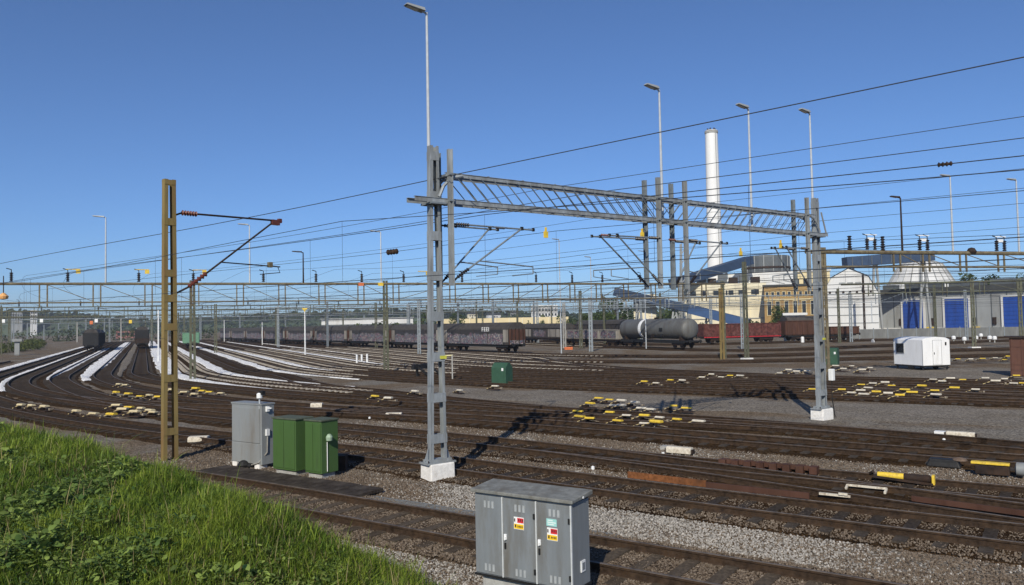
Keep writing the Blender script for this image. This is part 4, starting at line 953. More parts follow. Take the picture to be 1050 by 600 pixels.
Pd0, Pd1 = V((-260,255,0)), V((-30,345,0))
gD, _ = far_portal('catenary_portal', 'farthest portal, a thin grey line across the far end of the yard', Pd0, Pd1, 8.9, 7.4, [20+i*32 for i in range(7)], [12+i*8 for i in range(28)], galvd_m, diag=False, r=.18)
Pe0, Pe1 = G(440,372), G(766,371)
Pe0 = V((-15,118,0)); Pe1 = V((34,112,0)); dE = (Pe1-Pe0).normalized()
gE, _ = far_portal('catenary_portal', 'thin portal above the row of covered wagons, seen behind the near portal', Pe0, Pe1, 7.6, 6.6, [1, 26.5, 48], [4+i*4.2 for i in range(11)], galvd_m, r=.1)
Pf0, Pf1 = V((42,99,0)), V((92,96,0))
gF, _ = far_portal('catenary_portal', 'farther portal with green lattice legs on white footings beyond the hut', Pf0, Pf1, 8.4, 7.2, [15.3, 21, 45], [3+i*4.5 for i in range(10)], mossg_m, r=.12, foot=True)

for i, (P0_, P1_, z_, lab) in enumerate(((V((-118,112,0)), V((-24,150,0)), 8.4, 'thin portal over the sidings left of the ochre mast, nearer than the distant one'), (V((-52,168,0)), V((30,172,0)), 8.6, 'thin grey portal behind the covered wagons, right part of their row'), (V((-200,205,0)), V((-60,262,0)), 8.6, 'thin grey portal far down the yard, behind the distant green-grey one'), (V((10,140,0)), V((78,132,0)), 8.2, 'thin portal over the red wagons and the grey tank wagon'), (V((58,82,0)), V((110,88,0)), 7.4, 'thin portal behind the white hut'))):
    Lx = (P1_-P0_).length; far_portal('catenary_portal', lab, P0_, P1_, z_, z_-1.5, [2, Lx*.36, Lx*.7, Lx-2], [4+k*4.4 for k in range(int((Lx-6)/4.4))], (mossg_m, galvd_m)[i%2], ins=[6+k*8.8 for k in range(int((Lx-8)/8.8))], r=.09+.02*(P0_.y > 150))
def lattice_mast(pt, h, label, m_, foot=True, w=.42):
    q = G(*pt); t = thing('catenary_mast', label, 'mast', q, .5, 'single masts in the yard')
    for s in (-1, 1): MB().bar((s*w/2,0,0), (s*w*.4,0,h), .1, .22).obj('channel', m_, t)
    n = int(h/1.1); lb = MB()
    for i in range(n): lb.bar((-w/2,0,.3+i*h/n), (w/2,0,.3+(i+1)*h/n), .05, .04)
    tag(lb.obj('lacing', m_, t), kind='stuff')
    if foot: MB().box((0,0,.12), (1.0,.8,.45)).obj('footing', conc_m, t)
lattice_mast((766,370.5), 10.2, 'green lattice mast on a white footing right of the tank wagon', mossg_m)
lattice_mast((741,368.5), 7.7, 'ochre-stained lattice mast standing right of the tank wagon', olive_m, False)
lattice_mast((596,357), 9.5, 'olive mast in front of the dark wagons left of the tank wagon', mossg_m, False)
lattice_mast((579,357), 7.5, 'pale mast among the dark wagons left of the olive one', plinth_m, False)
lattice_mast((861,352), 9.0, 'green-grey mast before the gabled white shed, left one of two', mossg_m, False)
lattice_mast((887,346), 13, 'tall dark mast at the right end of the gabled white shed', dark_m, False)
lattice_mast((960,352), 9.0, 'green mast in front of the blue doors above the hut', mossg_m, False)
lattice_mast((0,365), 9.5, 'dark green mast at the left edge of the picture', mossg_m, False)
for i, (x, y, h) in enumerate(((60,350,8),(88,352,8.5),(107,350,9),(28,352,8),(45,349,8))): 
    lattice_mast((x,y), h, ('third','fourth','rightmost','leftmost','second')[i]+' thin grey mast counted from left among the far left bushes', galvd_m, False, .3)
for i, (x, y, h) in enumerate(((205,349,9),(222,350,8.5),(246,351,9),(284,354,9),(336,356,9.5),(352,349,9),(420,352,9),(438,349,10),(470,353,9),(489,350,10),(506,355,9),(531,352,9.5),(548,350,10),(620,353,9),(634,350,10),(678,352,9.5))):
    lattice_mast((x,y), h, ('leftmost','second','third','fourth','fifth','sixth','seventh','eighth','ninth','tenth','eleventh','twelfth','thirteenth','fourteenth','fifteenth','rightmost')[i]+' thin '+('mossy green','grey')[1-i%2]+' mast, counted from left, along the wagon row', mossg_m if i%2 else galvd_m, False, .26)
for i, (x, y, h) in enumerate(((14,352,9),(33,347,10),(52,346,10),(70,347,9.5),(79,351,8),(97,346,10),(115,347,10),(124,350,9),(149,350,10),(156,353,9),(168,349,10),(183,352,9.5))):
    lattice_mast((x,y), h, ('leftmost','second','third','fourth','fifth','sixth','seventh','eighth','ninth','tenth','eleventh','rightmost')[i]+' slender pale mast, counted from left, behind the far left tracks', (galvd_m, plinth_m, mossg_m)[i%3], False, .24)
def white_pole(pt, ytop, label, sign=None):
    q = G(*pt); zt = A(pt[0]-.4, ytop, q.y).z; t = thing('marker_pole', label, 'pole', q, 0, 'pale poles on the limestone paths')
    MB().tube([(0,0,0), (0,0,zt)], .12, 8, r2=.09).obj('pole', white_p, t)
    if sign: MB().add([(-.45,-.1,zt+.3),(.45,-.1,zt+.3),(0,-.1,zt-.3),(-.45,-.05,zt+.3),(.45,-.05,zt+.3),(0,-.05,zt-.3)], [(0,1,2),(3,4,5),(0,1,4,3),(1,2,5,4),(2,0,3,5)]).obj('sign_plate', yellow_m, t)
white_pole((313,364.5), 318, 'pale pole with a small yellow sign in front of the covered wagons', True)
white_pole((269,354), 330, 'pale pole left of the one with the yellow sign')
white_pole((172,361), 305, 'whitish pole just right of the gap in the ochre mast')
white_pole((162.5,371), 318, 'whitish pole standing on the left side of the ochre mast')
white_pole((230,351), 328, 'slender pale pole right of the green wagon')
# signal boards hanging from the distant portal
for px, y, m_, lab in ((2,329.5,white_p,'white signal board on the distant portal at the left edge'), (41,329,white_p,'white round-cornered board on the distant portal left of the black wagon'), (97,329,white_p,'white board beside the orange lamp on the distant portal'), (132,330,yellow_m,'yellow lamp box on the distant portal left of the ochre mast'), (92,331,mat('orange_paint', (.6,.16,.05), .6),'orange lamp box on the distant portal')):
    k = on_beam(Pc0, dC, px, 8); q = Pc0+dC*k; z = A(px, y, q.y).z
    t = thing('signal_board', lab, 'signal', (q.x, q.y-.25, z), 0); MB().box((0,0,0), (.75,.2,.8)).obj('board', m_, t, bevel=.08); MB().bar((0,.1,.5), (0,.2,7.6-z+.1), .07).obj('hanger', dark_m, t)
q = A(3.5,304.5,60); t = thing('signal_lamp', 'round orange lamp at the left edge below the long brown portal', 'lamp', q); MB().lathe([(.05,-.2),(.3,-.15),(.35,.05),(.1,.3)], 12).obj('shade', mat('pale_orange', (.75,.4,.15), .5), t); MB().bar((0,0,.25), (0,0,1.6), .05).obj('hanger', dark_m, t)

# lamps farther off
fl = 'lamp posts farther off in the yard'
dirA = math.atan2(dA.y, dA.x); dirB = math.atan2(dB.y, dB.x)
def lampA(px, ytop, label, **k):
    q = Pa0+dA*on_beam(Pa0, dA, px, 8); zt = A(px-2, ytop, q.y).z; lamp((q.x, q.y, 8.3), zt-8.3, label, fl, r=.06, hl=.9, rz=dirA, **k)
lampA(106, 223, 'lamp post standing on the brown portal left of the ochre mast')
lampA(254, 231, 'thin lamp post on the brown portal right of the ochre mast')
lampA(309, 259, 'short dark lamp post with a long arm on the brown portal', matl=dark_m, hm=dark_m)
lampA(389, 238, 'lamp post on the brown portal left of the near left mast')
for px, y0, Y in ((575,246,105),(607,264,115),(662,258,120)):
    q = A(px,330,Y); lamp((q.x,q.y,0), A(px-1,y0,Y).z, {575:'small far lamp post right of the near left mast cantilevers',607:'lower far lamp post between the two portal masts',662:'small far lamp post behind the middle drop posts'}[px], fl, r=.07, hl=1.1)
def lampB(px, ytop, label, **k):
    q = V((Pb0.x,Pb0.y,0))+dB*ob(px); zt = A(px-3, ytop, q.y).z; lamp((q.x,q.y,8.75), zt-8.75, label, fl, r=.06, hl=.75, rz=dirB, hm=dark_m if px < 930 else lamphead_m, matl=dark_m if px < 930 else None, **k)
lampB(925, 203, 'dark lamp post on the tan portal, leftmost of three at the right')
lampB(977, 181, 'taller grey lamp post on the tan portal, middle of three at the right')
lampB(1045, 185, 'grey lamp post on the tan portal near the right edge of the picture')

# ---------------------------------------------------------------- overhead lines
SUPP = [-44, 14.5, 64, 120, 176, 232]
def line_pts(p, zs, za, u0, u1, step=4):
    out = []; u = u0
    while u <= u1+.01:
        i = max(j for j in range(len(SUPP)) if SUPP[j] <= u+1e-6) if u >= SUPP[0] else 0
        i = min(i, len(SUPP)-2); f = (u-SUPP[i])/(SUPP[i+1]-SUPP[i]); z = zs-za*4*f*(1-f)
        q = yard(u, p(u) if callable(p) else p); out.append(V((q.x, q.y, z))); u += step
    return out
def overhead(p, label, zc=5.45, zm=7.2, u0=-30, u1=230, r=.014, sag=.75):
    t = thing('overhead_line', label, 'overhead wires', (0,0,0), 0, 'overhead wires along the tracks')
    rr = r
    c = line_pts(p, zc, .02, u0, u1); m_ = line_pts(p, zm, sag, u0, u1)
    MB().tube(c, rr, 4).obj('contact_wire', wire_m, t); MB().tube(m_, rr, 4).obj('messenger_wire', wire_m, t)
    for a, b in list(zip(c, m_))[1::2]:
        if a.y > 6: MB().tube([a, b], rr*.55, 3, cap=False).obj('dropper', wire_m, t)
ON = ['nearest the bank', 'second from the bank', 'third from the bank', 'fourth from the bank', 'fifth from the bank', 'sixth from the bank', 'seventh from the bank', 'eighth from the bank', 'ninth from the bank']
for i, p in enumerate((PT0, PB, PA, PD, PC, 44.9, 49.1, 53.4, 57.7)):
    overhead(p, 'contact and carrying wire over the track '+ON[i], u0=-30 if i < 5 else -20, u1=150 if i == 0 else 230, zm=(6.9, 7.6, 7.45)[i] if i < 3 else 7.2, sag=.27 if i in (1, 2) else .75, r=(.0075, .0105, .0085, .008, .008, .01, .01, .011, .011)[i])
def feeder(p, z, sag, label, u0=-34, u1=176, r=.009, rise=0):
    pts = line_pts(p, z, sag, u0, u1, 3)
    for i, q in enumerate(pts):
        if u0+3*i < 14.5: q.z = z+(14.5-(u0+3*i))*rise
    tag(MB().tube(pts, r, 5).obj('feeder_wire', wire_m), label, 'wire', 'feeder wires high over the yard')
feeder(17.2, 8.62, .55, 'highest single feeder wire, passing the top of the left portal mast', r=.013, rise=.035)
feeder(21.5, 8.75, .7, 'thin feeder wire crossing above the middle of the near portal', rise=.012); feeder(24.6, 9.0, .6, 'thin feeder wire passing over the drop posts of the near portal', r=.013)
feeder(30.5, 9.1, .7, 'thin feeder wire by the top of the right portal mast', r=.008); feeder(47, 9.9, .8, 'thin far feeder wire above the white hut', -10, 200, .012); feeder(51, 9.6, .8, 'thin far feeder wire over the upper tracks', -10, 200, .012); feeder(60, 9.9, .9, 'farthest feeder wire, in front of the wagon row', 0, 200, .013); feeder(38.3, 9.5, .8, 'feeder wire over the gravel strip between track bands', -20, 200, .01)
for k, p in enumerate((36.3, 40.8, 62.0, 66.2, 70.5)):
    overhead(p, 'thin contact and carrying wire over the sidings, '+('left of the ochre mast' , 'crossing behind the ochre mast', 'third one before the wagon row', 'second one before the wagon row', 'closest before the wagon row')[k], u0=48 if k < 2 else 20, u1=230, r=.012)
# wires to the plant side, over the wagon tracks
for k, (f, z, lab) in enumerate(((F1, 5.6, 'wire pair over the covered wagons'), (F2, 5.6, 'wire pair over the tank wagon'), (F0, 5.6, 'wire pair over the track behind the white hut'), (F3, 7.0, 'wire pair over the red wagons'))):
    t = thing('overhead_line', lab, 'overhead wires', (0,0,0), 0, 'overhead wires along the tracks')
    MB().tube([V((p.x,p.y,z)) for p in f], .014, 4).obj('contact_wire', wire_m, t); MB().tube([V((p.x,p.y,z+1.5+.25*math.sin(i*.8))) for i, p in enumerate(f)], .014, 4).obj('messenger_wire', wire_m, t)
def on_wire(p, zm, px, label, r):
    best = None
    for a, b in zip(line_pts(p, zm, .27, -30, 60, .5), line_pts(p, zm, .27, -29.5, 60.5, .5)):
        if a.y < 3: continue
        d = a-V((0,0,EYE)); X = 525+F*d.dot(cam_r)/d.dot(fw)
        if best is None or abs(X-px) < best[0]: best = (abs(X-px), a, (b-a).normalized())
    _, a, d = best; t = thing('wire_insulator', label, 'insulator', a, 0); MB().ribbed(-d*r*2.6, d*r*2.6, r, 4).obj('insulator_body', dark_m, t)
on_wire(PB, 7.6, 983, 'dark insulator on the thick wire at the upper right', .055); on_wire(PA, 7.45, 403, 'dark insulator on a wire just left of the near left mast', .12)

# ---------------------------------------------------------------- wagons
def graffiti(name, seed):
    M = bpy.data.materials.new(name); M.use_nodes = True; N = M.node_tree.nodes; L = M.node_tree.links; b = N['Principled BSDF']; b.inputs['Roughness'].default_value = .6
    tc = N.new('ShaderNodeTexCoord'); mp = N.new('ShaderNodeMapping'); mp.inputs['Location'].default_value = (seed*7.3, 0, seed); mp.inputs['Scale'].default_value = (.8, .8, 1.1); L.new(tc.outputs['Object'], mp.inputs[0])
    n = N.new('ShaderNodeTexNoise'); n.inputs['Scale'].default_value = 1.1; n.inputs['Detail'].default_value = 3; n.inputs['Distortion'].default_value = 1.8; L.new(mp.outputs[0], n.inputs[0])
    r = N.new('ShaderNodeValToRGB'); r.color_ramp.interpolation = 'CONSTANT'; L.new(n.outputs['Fac'], r.inputs[0])
    cols = [(0,(.06,.055,.05)), (.36,(.26,.26,.27)), (.41,(.05,.047,.045)), (.46,(.15,.18,.24)), (.49,(.055,.05,.048)), (.53,(.27,.1,.14)), (.555,(.05,.045,.045)), (.58,(.34,.32,.3)), (.63,(.07,.065,.06))]
    e = r.color_ramp.elements; e[0].position = 0; e[0].color = (*cols[0][1],1); e[1].position = cols[1][0]; e[1].color = (*cols[1][1],1)
    for p, c in cols[2:]:
        k = e.new(p); k.color = (*c,1)
    sx = N.new('ShaderNodeSeparateXYZ'); L.new(tc.outputs['Object'], sx.inputs[0])
    n2 = N.new('ShaderNodeTexNoise'); n2.inputs['Scale'].default_value = .9; n2.inputs['Detail'].default_value = 4; L.new(mp.outputs[0], n2.inputs[0])
    ad = N.new('ShaderNodeMath'); ad.operation = 'MULTIPLY_ADD'; ad.inputs[1].default_value = 1.6; L.new(n2.outputs['Fac'], ad.inputs[0]); L.new(sx.outputs['Z'], ad.inputs[2])
    mr = N.new('ShaderNodeMapRange'); mr.inputs['From Min'].default_value = 3.45; mr.inputs['From Max'].default_value = 3.3; L.new(ad.outputs[0], mr.inputs[0])
    mx = N.new('ShaderNodeMix'); mx.data_type = 'RGBA'; L.new(mr.outputs[0], mx.inputs[0]); mx.inputs[6].default_value = (.035,.032,.031,1); L.new(r.outputs[0], mx.inputs[7]); L.new(mx.outputs[2], b.inputs['Base Color']); return M
GM = [graffiti('graffiti_paint', k) for k in range(4)]
def running_gear(t, L_, bogie=True):
    MB().box((0,0,1.05), (L_-.3,2.3,.22)).box((0,-1.2,.95), (L_-1,.1,.35)).box((0,1.2,.95), (L_-1,.1,.35)).obj('underframe', black_m, t)
    for sx in (-1, 1):
        bx = sx*(L_/2-2.6)
        b = MB().box((bx,-1.0,.62), (2.6,.16,.3)).box((bx,1.0,.62), (2.6,.16,.3)).box((bx,0,.7), (.5,2.0,.3)).obj('bogie', dark_m, t)
        for ax in (-.9, .9):
            for sy in (-.78, .78): MB().add(*wheel_geo(bx+ax, sy)).obj('wheel', dark_m, b)
        for sy in (-.87, .87): MB().lathe([(.09,0),(.09,.35),(.24,.38),(.24,.44),(.05,.46)] if sx > 0 else [(.05,-.46),(.24,-.44),(.24,-.38),(.09,-.35),(.09,0)], 10, 'X', (sx*L_/2,sy,1.05)).obj('buffer', black_m, t)
def wheel_geo(x, y):
    m_ = MB()
    vs = []; n = 14
    for r_, yy in ((.1,-.07),(.45,-.065),(.47,.065),(.1,.07)):
        for k in range(n): a = 2*math.pi*k/n; vs.append((x+r_*math.cos(a), y+yy, .5+r_*math.sin(a)))
    fs = []
    for i in range(3):
        for k in range(n): fs.append((i*n+k, i*n+(k+1)%n, (i+1)*n+(k+1)%n, (i+1)*n+k))
    fs += [tuple(range(n)), tuple(range(3*n, 4*n))]; return vs, fs
def covered_wagon(L_, label, group, k, letters=False):
    t = thing('covered_wagon', label, 'wagon', (0,0,0), 0, group); hw = 1.42
    MB().prism([(-hw,1.12),(hw,1.12),(hw,3.3),(-hw,3.3)], -L_/2, L_/2).obj('body', wag_m, t)
    MB().prism([(-hw-.03,3.25),(hw+.03,3.25),(hw,3.45),(1.15,3.95),(.6,4.25),(-.6,4.25),(-1.15,3.95),(-hw,3.45)], -L_/2-.05, L_/2+.05).obj('roof', wagroof_m, t)
    for i in range(4):
        x0 = -L_/2+1.5+i*(L_-3)/4; w_ = (L_-3)/4
        for sy in (-1, 1):
            d = MB().box((x0+w_/2, sy*(hw+.03), 2.2), (w_-.12,.06,2.1)).obj('sliding_wall', GM[(i+k) % 4], t)
            MB().bar((x0+.03, sy*(hw+.05), 1.15), (x0+.03, sy*(hw+.05), 3.3), .09, .08).obj('wall_rail', wag_m, d)
    for sx in (-1, 1):
        for sy in (-1, 1): MB().box((sx*(L_/2-.75), sy*(hw+.03), 2.35), (1.2,.05,1.75)).obj('white_panel', grime_m, t)
        e = MB().box((sx*(L_/2+.03),0,2.2), (.06,2.7,2.1)).obj('end_wall', brown_m, t)
        for y in (-.95,-.3,.3,.95): MB().box((sx*(L_/2+.09),y,2.3), (.07,.1,2.2)).obj('end_post', dark_m, e)
        MB().box((sx*(L_/2+.08),0,1.45), (.05,2.4,.55)).obj('end_graffiti', GM[k % 4], e)
    if letters:
        lt = MB(); x = -L_/2+12.2
        for c in range(4):
            x0 = x+c*.62
            for sy in (-1,):
                lt.box((x0, sy*(hw+.08), 3.3), (.12,.03,.6))
                if c in (0, 1, 2):
                    for dz in ((.25, 0, -.25) if c else (.25, 0)): lt.box((x0+.18, sy*(hw+.08), 3.3+dz), (.3,.03,.1))
        lt.obj('painted_letters', swhi, t)
    running_gear(t, L_); return t
def along(f, dist):
    for a, b in zip(f, f[1:]):
        L_ = (b-a).length
        if dist <= L_: d = (b-a)/L_; return a+d*dist, math.atan2(d.y, d.x)
        dist -= L_
    d = (f[-1]-f[-2]).normalized(); return f[-1]+d*dist, math.atan2(d.y, d.x)
def arc_at(f, pt):
    best, acc, res = 1e9, 0, 0
    for a, b in zip(f, f[1:]):
        d = b-a; t_ = max(0, min(1, (pt-a).dot(d)/d.length_squared)); c = a+d*t_
        if (c-pt).length < best: best = (c-pt).length; res = acc+d.length*t_
        acc += d.length
    return res
sN = arc_at(F1, V((1.2,110,0)))
GR = 'graffitied covered wagons in the dark row'
NL = ['covered wagon with graffiti and white letters, right end of the dark row', 'covered wagon with graffiti, second from the right end of the dark row', 'covered wagon with graffiti, third from the right, behind the thin olive mast', 'covered wagon with graffiti, fourth from the right end of the dark row', 'covered wagon with graffiti, just right of the pole with the yellow sign', 'covered wagon with faded graffiti, left of the pole with the yellow sign', 'small far covered wagon, third from the left end of the dark row', 'tiny far covered wagon, second from the left end of the dark row', 'tiniest far covered wagon, left end of the dark row']
for i in range(9):
    L_ = 19.2; q, a = along(F1, sN-L_/2-.6-i*(L_+1.25)); put(covered_wagon(L_, NL[i], GR, i, i == 0), (q.x, q.y, .22), a)
def tank_wagon(L_, label):
    t = thing('tank_wagon', label, 'wagon', (0,0,0), 0); r_ = 1.5; zc = 2.85; pr = [(.05,-L_/2+.2)]+[(r_*math.sin(i*math.pi/10), -L_/2+.25+.75*(1-math.cos(i*math.pi/10))) for i in range(1,5)]+[(r_,-L_/2+1.1),(r_,-L_*.08)]
    full = pr+[(r_, L_*.1)]+[(a,-b) for a, b in pr[::-1]][1:]
    MB().lathe(full, 28, 'X', (0,0,zc)).obj('tank', tank_m, t, smooth_=True)
    MB().lathe([(r_+.02,-L_*.16),(r_+.05,-L_*.155),(r_+.05,-L_*.125),(r_+.02,-L_*.12)], 28, 'X', (0,0,zc)).obj('white_band', white_p, t)
    for x in (.1, .28): MB().lathe([(r_+.005,L_*x),(r_+.02,L_*x+.02),(r_+.02,L_*x+.06),(r_+.005,L_*x+.08)], 28, 'X', (0,0,zc)).obj('weld_ring', tank_m, t)
    MB().lathe([(.35,0),(.35,.25),(.1,.3)], 14, c=(0,0,zc+r_-.05)).obj('manhole', dark_m, t); MB().box((0,0,zc+r_+.12), (3,.7,.04)).box((0,-.35,zc+r_+.4), (3,.03,.03)).box((0,.35,zc+r_+.4), (3,.03,.03)).obj('walkway', dark_m, t)
    MB().box((L_*.18,-r_+.02,zc-.1), (.9,.08,.5)).box((L_*.18,-r_*.8,zc-.95), (.6,.4,.3)).obj('data_panel', black_m, t)
    for y in (-.25, .25): MB().bar((L_*.04,-r_-.06,1.2) if y < 0 else (L_*.04+.45,-r_-.06,1.2), (L_*.04,-.6,zc+r_*.95) if y < 0 else (L_*.04+.45,-.6,zc+r_*.95), .05).obj('ladder_rail', dark_m, t)
    for x in (-L_/2+1.8, L_/2-1.8): MB().box((x,0,1.5), (.5,2.1,.8)).obj('saddle', dark_m, t)
    running_gear(t, L_); return t
a_, b_ = G(641,356.4), G(716,359.2); s0, s1 = arc_at(F2, a_), arc_at(F2, b_); q, a = along(F2, (s0+s1)/2); put(tank_wagon(s1-s0, 'grey tank wagon with a white band, behind the near portal'), (q.x,q.y,.22), a)
def open_wagon(L_, h, label, m_, gm=None, group='open and hopper wagons', ribs=9, round_=False, um=None):
    t = thing('open_wagon', label, 'wagon', (0,0,0), 0, group); hw = 1.4
    b = MB()
    for sy in (-1, 1): b.box((0,sy*hw,1.15+h/2), (L_,.1,h))
    for sx in (-1, 1): b.box((sx*L_/2,0,1.15+h/2), (.1,2*hw-.1,h))
    b.box((0,0,1.2), (L_-.12,2*hw-.12,.1)); b.obj('body', m_, t)
    for i in range(ribs):
        x = -L_/2+.3+(L_-.6)*i/(ribs-1)
        for sy in (-1, 1): MB().box((x,sy*(hw+.09),1.15+h/2), (.13,.1,h)).obj('rib', m_, t)
    for sy in (-1, 1): MB().box((0,sy*(hw+.05),1.15+h), (L_+.1,.2,.12)).obj('top_rail', m_, t)
    if gm:
        for i in range(3): MB().box((-L_/2+(i+.5)*L_/3,-hw-.07,1.15+h*.5), (L_/3-1.2,.04,h*.75)).obj('painted_panel', gm if i != 1 else GM[2], t)
    if round_:
        MB().prism([(-hw,1.15+h-.1),(hw,1.15+h-.1),(1.1,h+1.75),(.5,h+2.0),(-.5,h+2.0),(-1.1,h+1.75)], -L_/2+.4, L_/2-.4).obj('cover', wagroof_m, t)
    MB().box((0,-1.3,1.08), (L_,.14,.24)).box((0,1.3,1.08), (L_,.14,.24)).obj('sole_bar', um or dark_m, t)
    running_gear(t, L_); return t
def place(f, px0, px1, fn, y=357):
    s0, s1 = arc_at(f, G(px0, fy(f, px0))), arc_at(f, G(px1, fy(f, px1))); q, a = along(f, (s0+s1)/2); put(fn(abs(s1-s0)-.9), (q.x,q.y,.22), a)
def fy(f, px):
    # image row of a track at a column, by walking it
    best = None
    for p in f:
        if p.y < 5: continue
        d = p-V((0,0,EYE)); X = 525+F*d.dot(cam_r)/d.dot(fw); Y_ = 300-F*d.dot(cam_u)/d.dot(fw)
        if best is None or abs(X-px) < best[0]: best = (abs(X-px), Y_)
    return best[1]
place(F2, 536, 588, lambda L_: open_wagon(L_, 1.9, 'dark covered hopper with a white panel, right of the graffitied row', wag_m, grime_m, round_=True))
place(F2, 590, 640, lambda L_: open_wagon(L_, 1.5, 'grey low-sided wagon coupled left of the grey tank wagon', grime_m, GM[1], ribs=7))
place(F3, 598, 650, lambda L_: open_wagon(L_, 2.4, 'dark hopper wagon with rounded cover behind the low-sided grey wagon', wag_m, None, round_=True))
place(F3, 552, 597, lambda L_: open_wagon(L_, 2.2, 'red-brown open wagon with pale panels behind the dark hopper', brown_m, grime_m))
place(F3, 714, 798, lambda L_: open_wagon(L_, 2.1, 'red open wagon with ribbed sides right of the grey tank wagon', red_m, None, ribs=13, um=redb_m))
place(F3, 800, 842, lambda L_: open_wagon(L_, 2.4, 'dark brown open wagon left of the right portal mast', brown_m, None, ribs=8, round_=True))
place(F3, 845, 868, lambda L_: open_wagon(max(L_,8), 1.2, 'low brown wagon just right of the right portal mast', brown_m, None, ribs=6))
def farwagon(p, u, L_, h, m_, label, name='freight_wagon', ld=None):
    q = yard(u, p(u) if callable(p) else p); t = open_wagon(L_, h, label, m_, None, 'wagons standing far off at the left', ribs=8, round_=bool(ld)); t.name = name; put(t, (q.x,q.y,.2), yard_dir(u, p(u) if callable(p) else p))
farwagon(PA, 188, 14, 2.6, black_m, 'long black wagon far off left of the ochre mast, nearer one', ld=1); farwagon(PA, 204, 14, 2.6, black_m, 'black wagon far off, coupled behind the nearer black one', ld=1)
farwagon(PC, 196, 12, 1.0, dark_m, 'low dark wagon seen end-on close left of the ochre mast'); farwagon(PC, 210, 12, 3.0, black_m, 'tall black wagon end-on behind the low dark one', ld=1)
farwagon(40.8, 178, 9, 2.2, mat('pale_green_paint', (.13,.27,.17), .6), 'pale green wagon seen end-on right of the ochre mast', ld=0)
# ---------------------------------------------------------------- buildings across the yard
def bld(name, label, cat, x0, x1, ytop, Y, depth, m_, group=None, rz=0.0, roof=None, base_px=None):
    a, b = A(x0, 330, Y), A(x1, 330, Y); zt = A((x0+x1)/2, ytop, Y).z; w_ = b.x-a.x
    xc = (a.x+b.x)/2; th = math.atan2(xc, Y); w_ *= math.cos(th); rz = -th*.92
    t = thing(name, label, cat, (xc-w_/2*math.cos(rz), Y-w_/2*math.sin(rz), 0), rz, group)
    MB().box((w_/2, depth/2, zt/2), (w_, depth, zt)).obj('wall', m_, t)
    if roof: MB().box((w_/2, depth/2, zt+.2), (w_+.8, depth+.8, .5)).obj('roof', roof, t)
    return t, w_, zt
# chimney
q = A(735, 330, 250); q.z = 0; zt = A(733, 134, 250).z
t = thing('chimney', 'tall white chimney of the plant rising behind the near portal', 'chimney', q)
r0_, r1_ = 2.55, 1.95
MB().lathe([(r0_,0),(r0_,6),(r1_,zt-1.5),(r1_,zt)], 28).obj('shaft', silver_m, t, smooth_=True)
MB().lathe([(r1_+.1,zt-1.0),(r1_+.15,zt-.9),(r1_+.15,zt-.2),(r1_+.05,zt-.1)], 20).obj('rim', plinth_m, t)
for k in range(6): a = k*1.05; MB().tube([(math.cos(a)*r1_*.6, math.sin(a)*r1_*.6, zt-.5), (math.cos(a)*r1_*.6, math.sin(a)*r1_*.6, zt+.7)], .22, 6).obj('flue', dark_m, t)
MB().bar((.9,-2.5,4), (.75,-1.95,zt), .18, .1).obj('ladder', greycl_m, t)
for z in (20, 38): MB().lathe([(2.5-.55*z/65,z),(2.62-.55*z/65,z+.1),(2.62-.55*z/65,z+.4),(2.5-.55*z/65,z+.5)], 28).obj('ring', whitecl_m, t)
# the plant: cream block, upper band, grey drum, conveyors
t, w_, zt = bld('power_plant', 'cream power plant block behind the grey tank wagon, with sheds on its roof', 'plant', 700, 786, 291, 232, 30, cream_m)
for x in (.06,.3,.55,.8): MB().box((w_*x, -.1, zt*.55), (.25,.3,zt*.9)).obj('pilaster', cream_m, t)
for i in range(6): MB().box((w_*(.12+i*.15), -.12, zt-2.6), (2.2,.2,1.3)).obj('window', glass_m, t)
for i in range(7): MB().box((w_*(.1+i*.13), 2+i%3, zt+.9+.5*(i%2)), (2.6,3,1.8+(i%2))).obj('roof_unit', drum_m if i%2 else dark_m, t)
MB().box((w_*.5,-.15,zt*.3), (w_,.2,.25)).obj('ledge', greycl_m, t)
t, w_, zt = bld('plant_hall', 'pale yellow upper hall of the plant under the grey drum', 'plant', 765, 852, 279, 262, 30, creamy_m, roof=whitecl_m)
for i in range(9): MB().box((w_*(.06+.11*i), -.1, zt-3.2), (1.6,.2,1.6)).obj('window', glass_m, t)
bld('plant_tier', 'white stepped tier of the plant right under the grey drum', 'plant', 741, 818, 279.5, 250, 14, whitecl_m)
q = A(787, 330, 262); z0, z1 = A(786,279,255).z, A(786,261.5,255).z
t = thing('drum_building', 'grey drum-shaped top of the plant right of the chimney', 'plant', (q.x,q.y,0)); MB().lathe([(7.6,z0-6),(7.6,z1-.6),(7.4,z1),(.1,z1+.7)], 32).obj('drum', drum_m, t)
for k in range(16): a = k*math.pi/8; MB().bar((7.65*math.cos(a),7.65*math.sin(a),z0-5), (7.65*math.cos(a),7.65*math.sin(a),z1), .25,.2).obj('seam', greycl_m, t)
MB().lathe([(7.8,z0+1.2),(7.9,z0+1.3),(7.9,z0+1.8),(7.8,z0+1.9)],32).obj('band', dark_m, t)
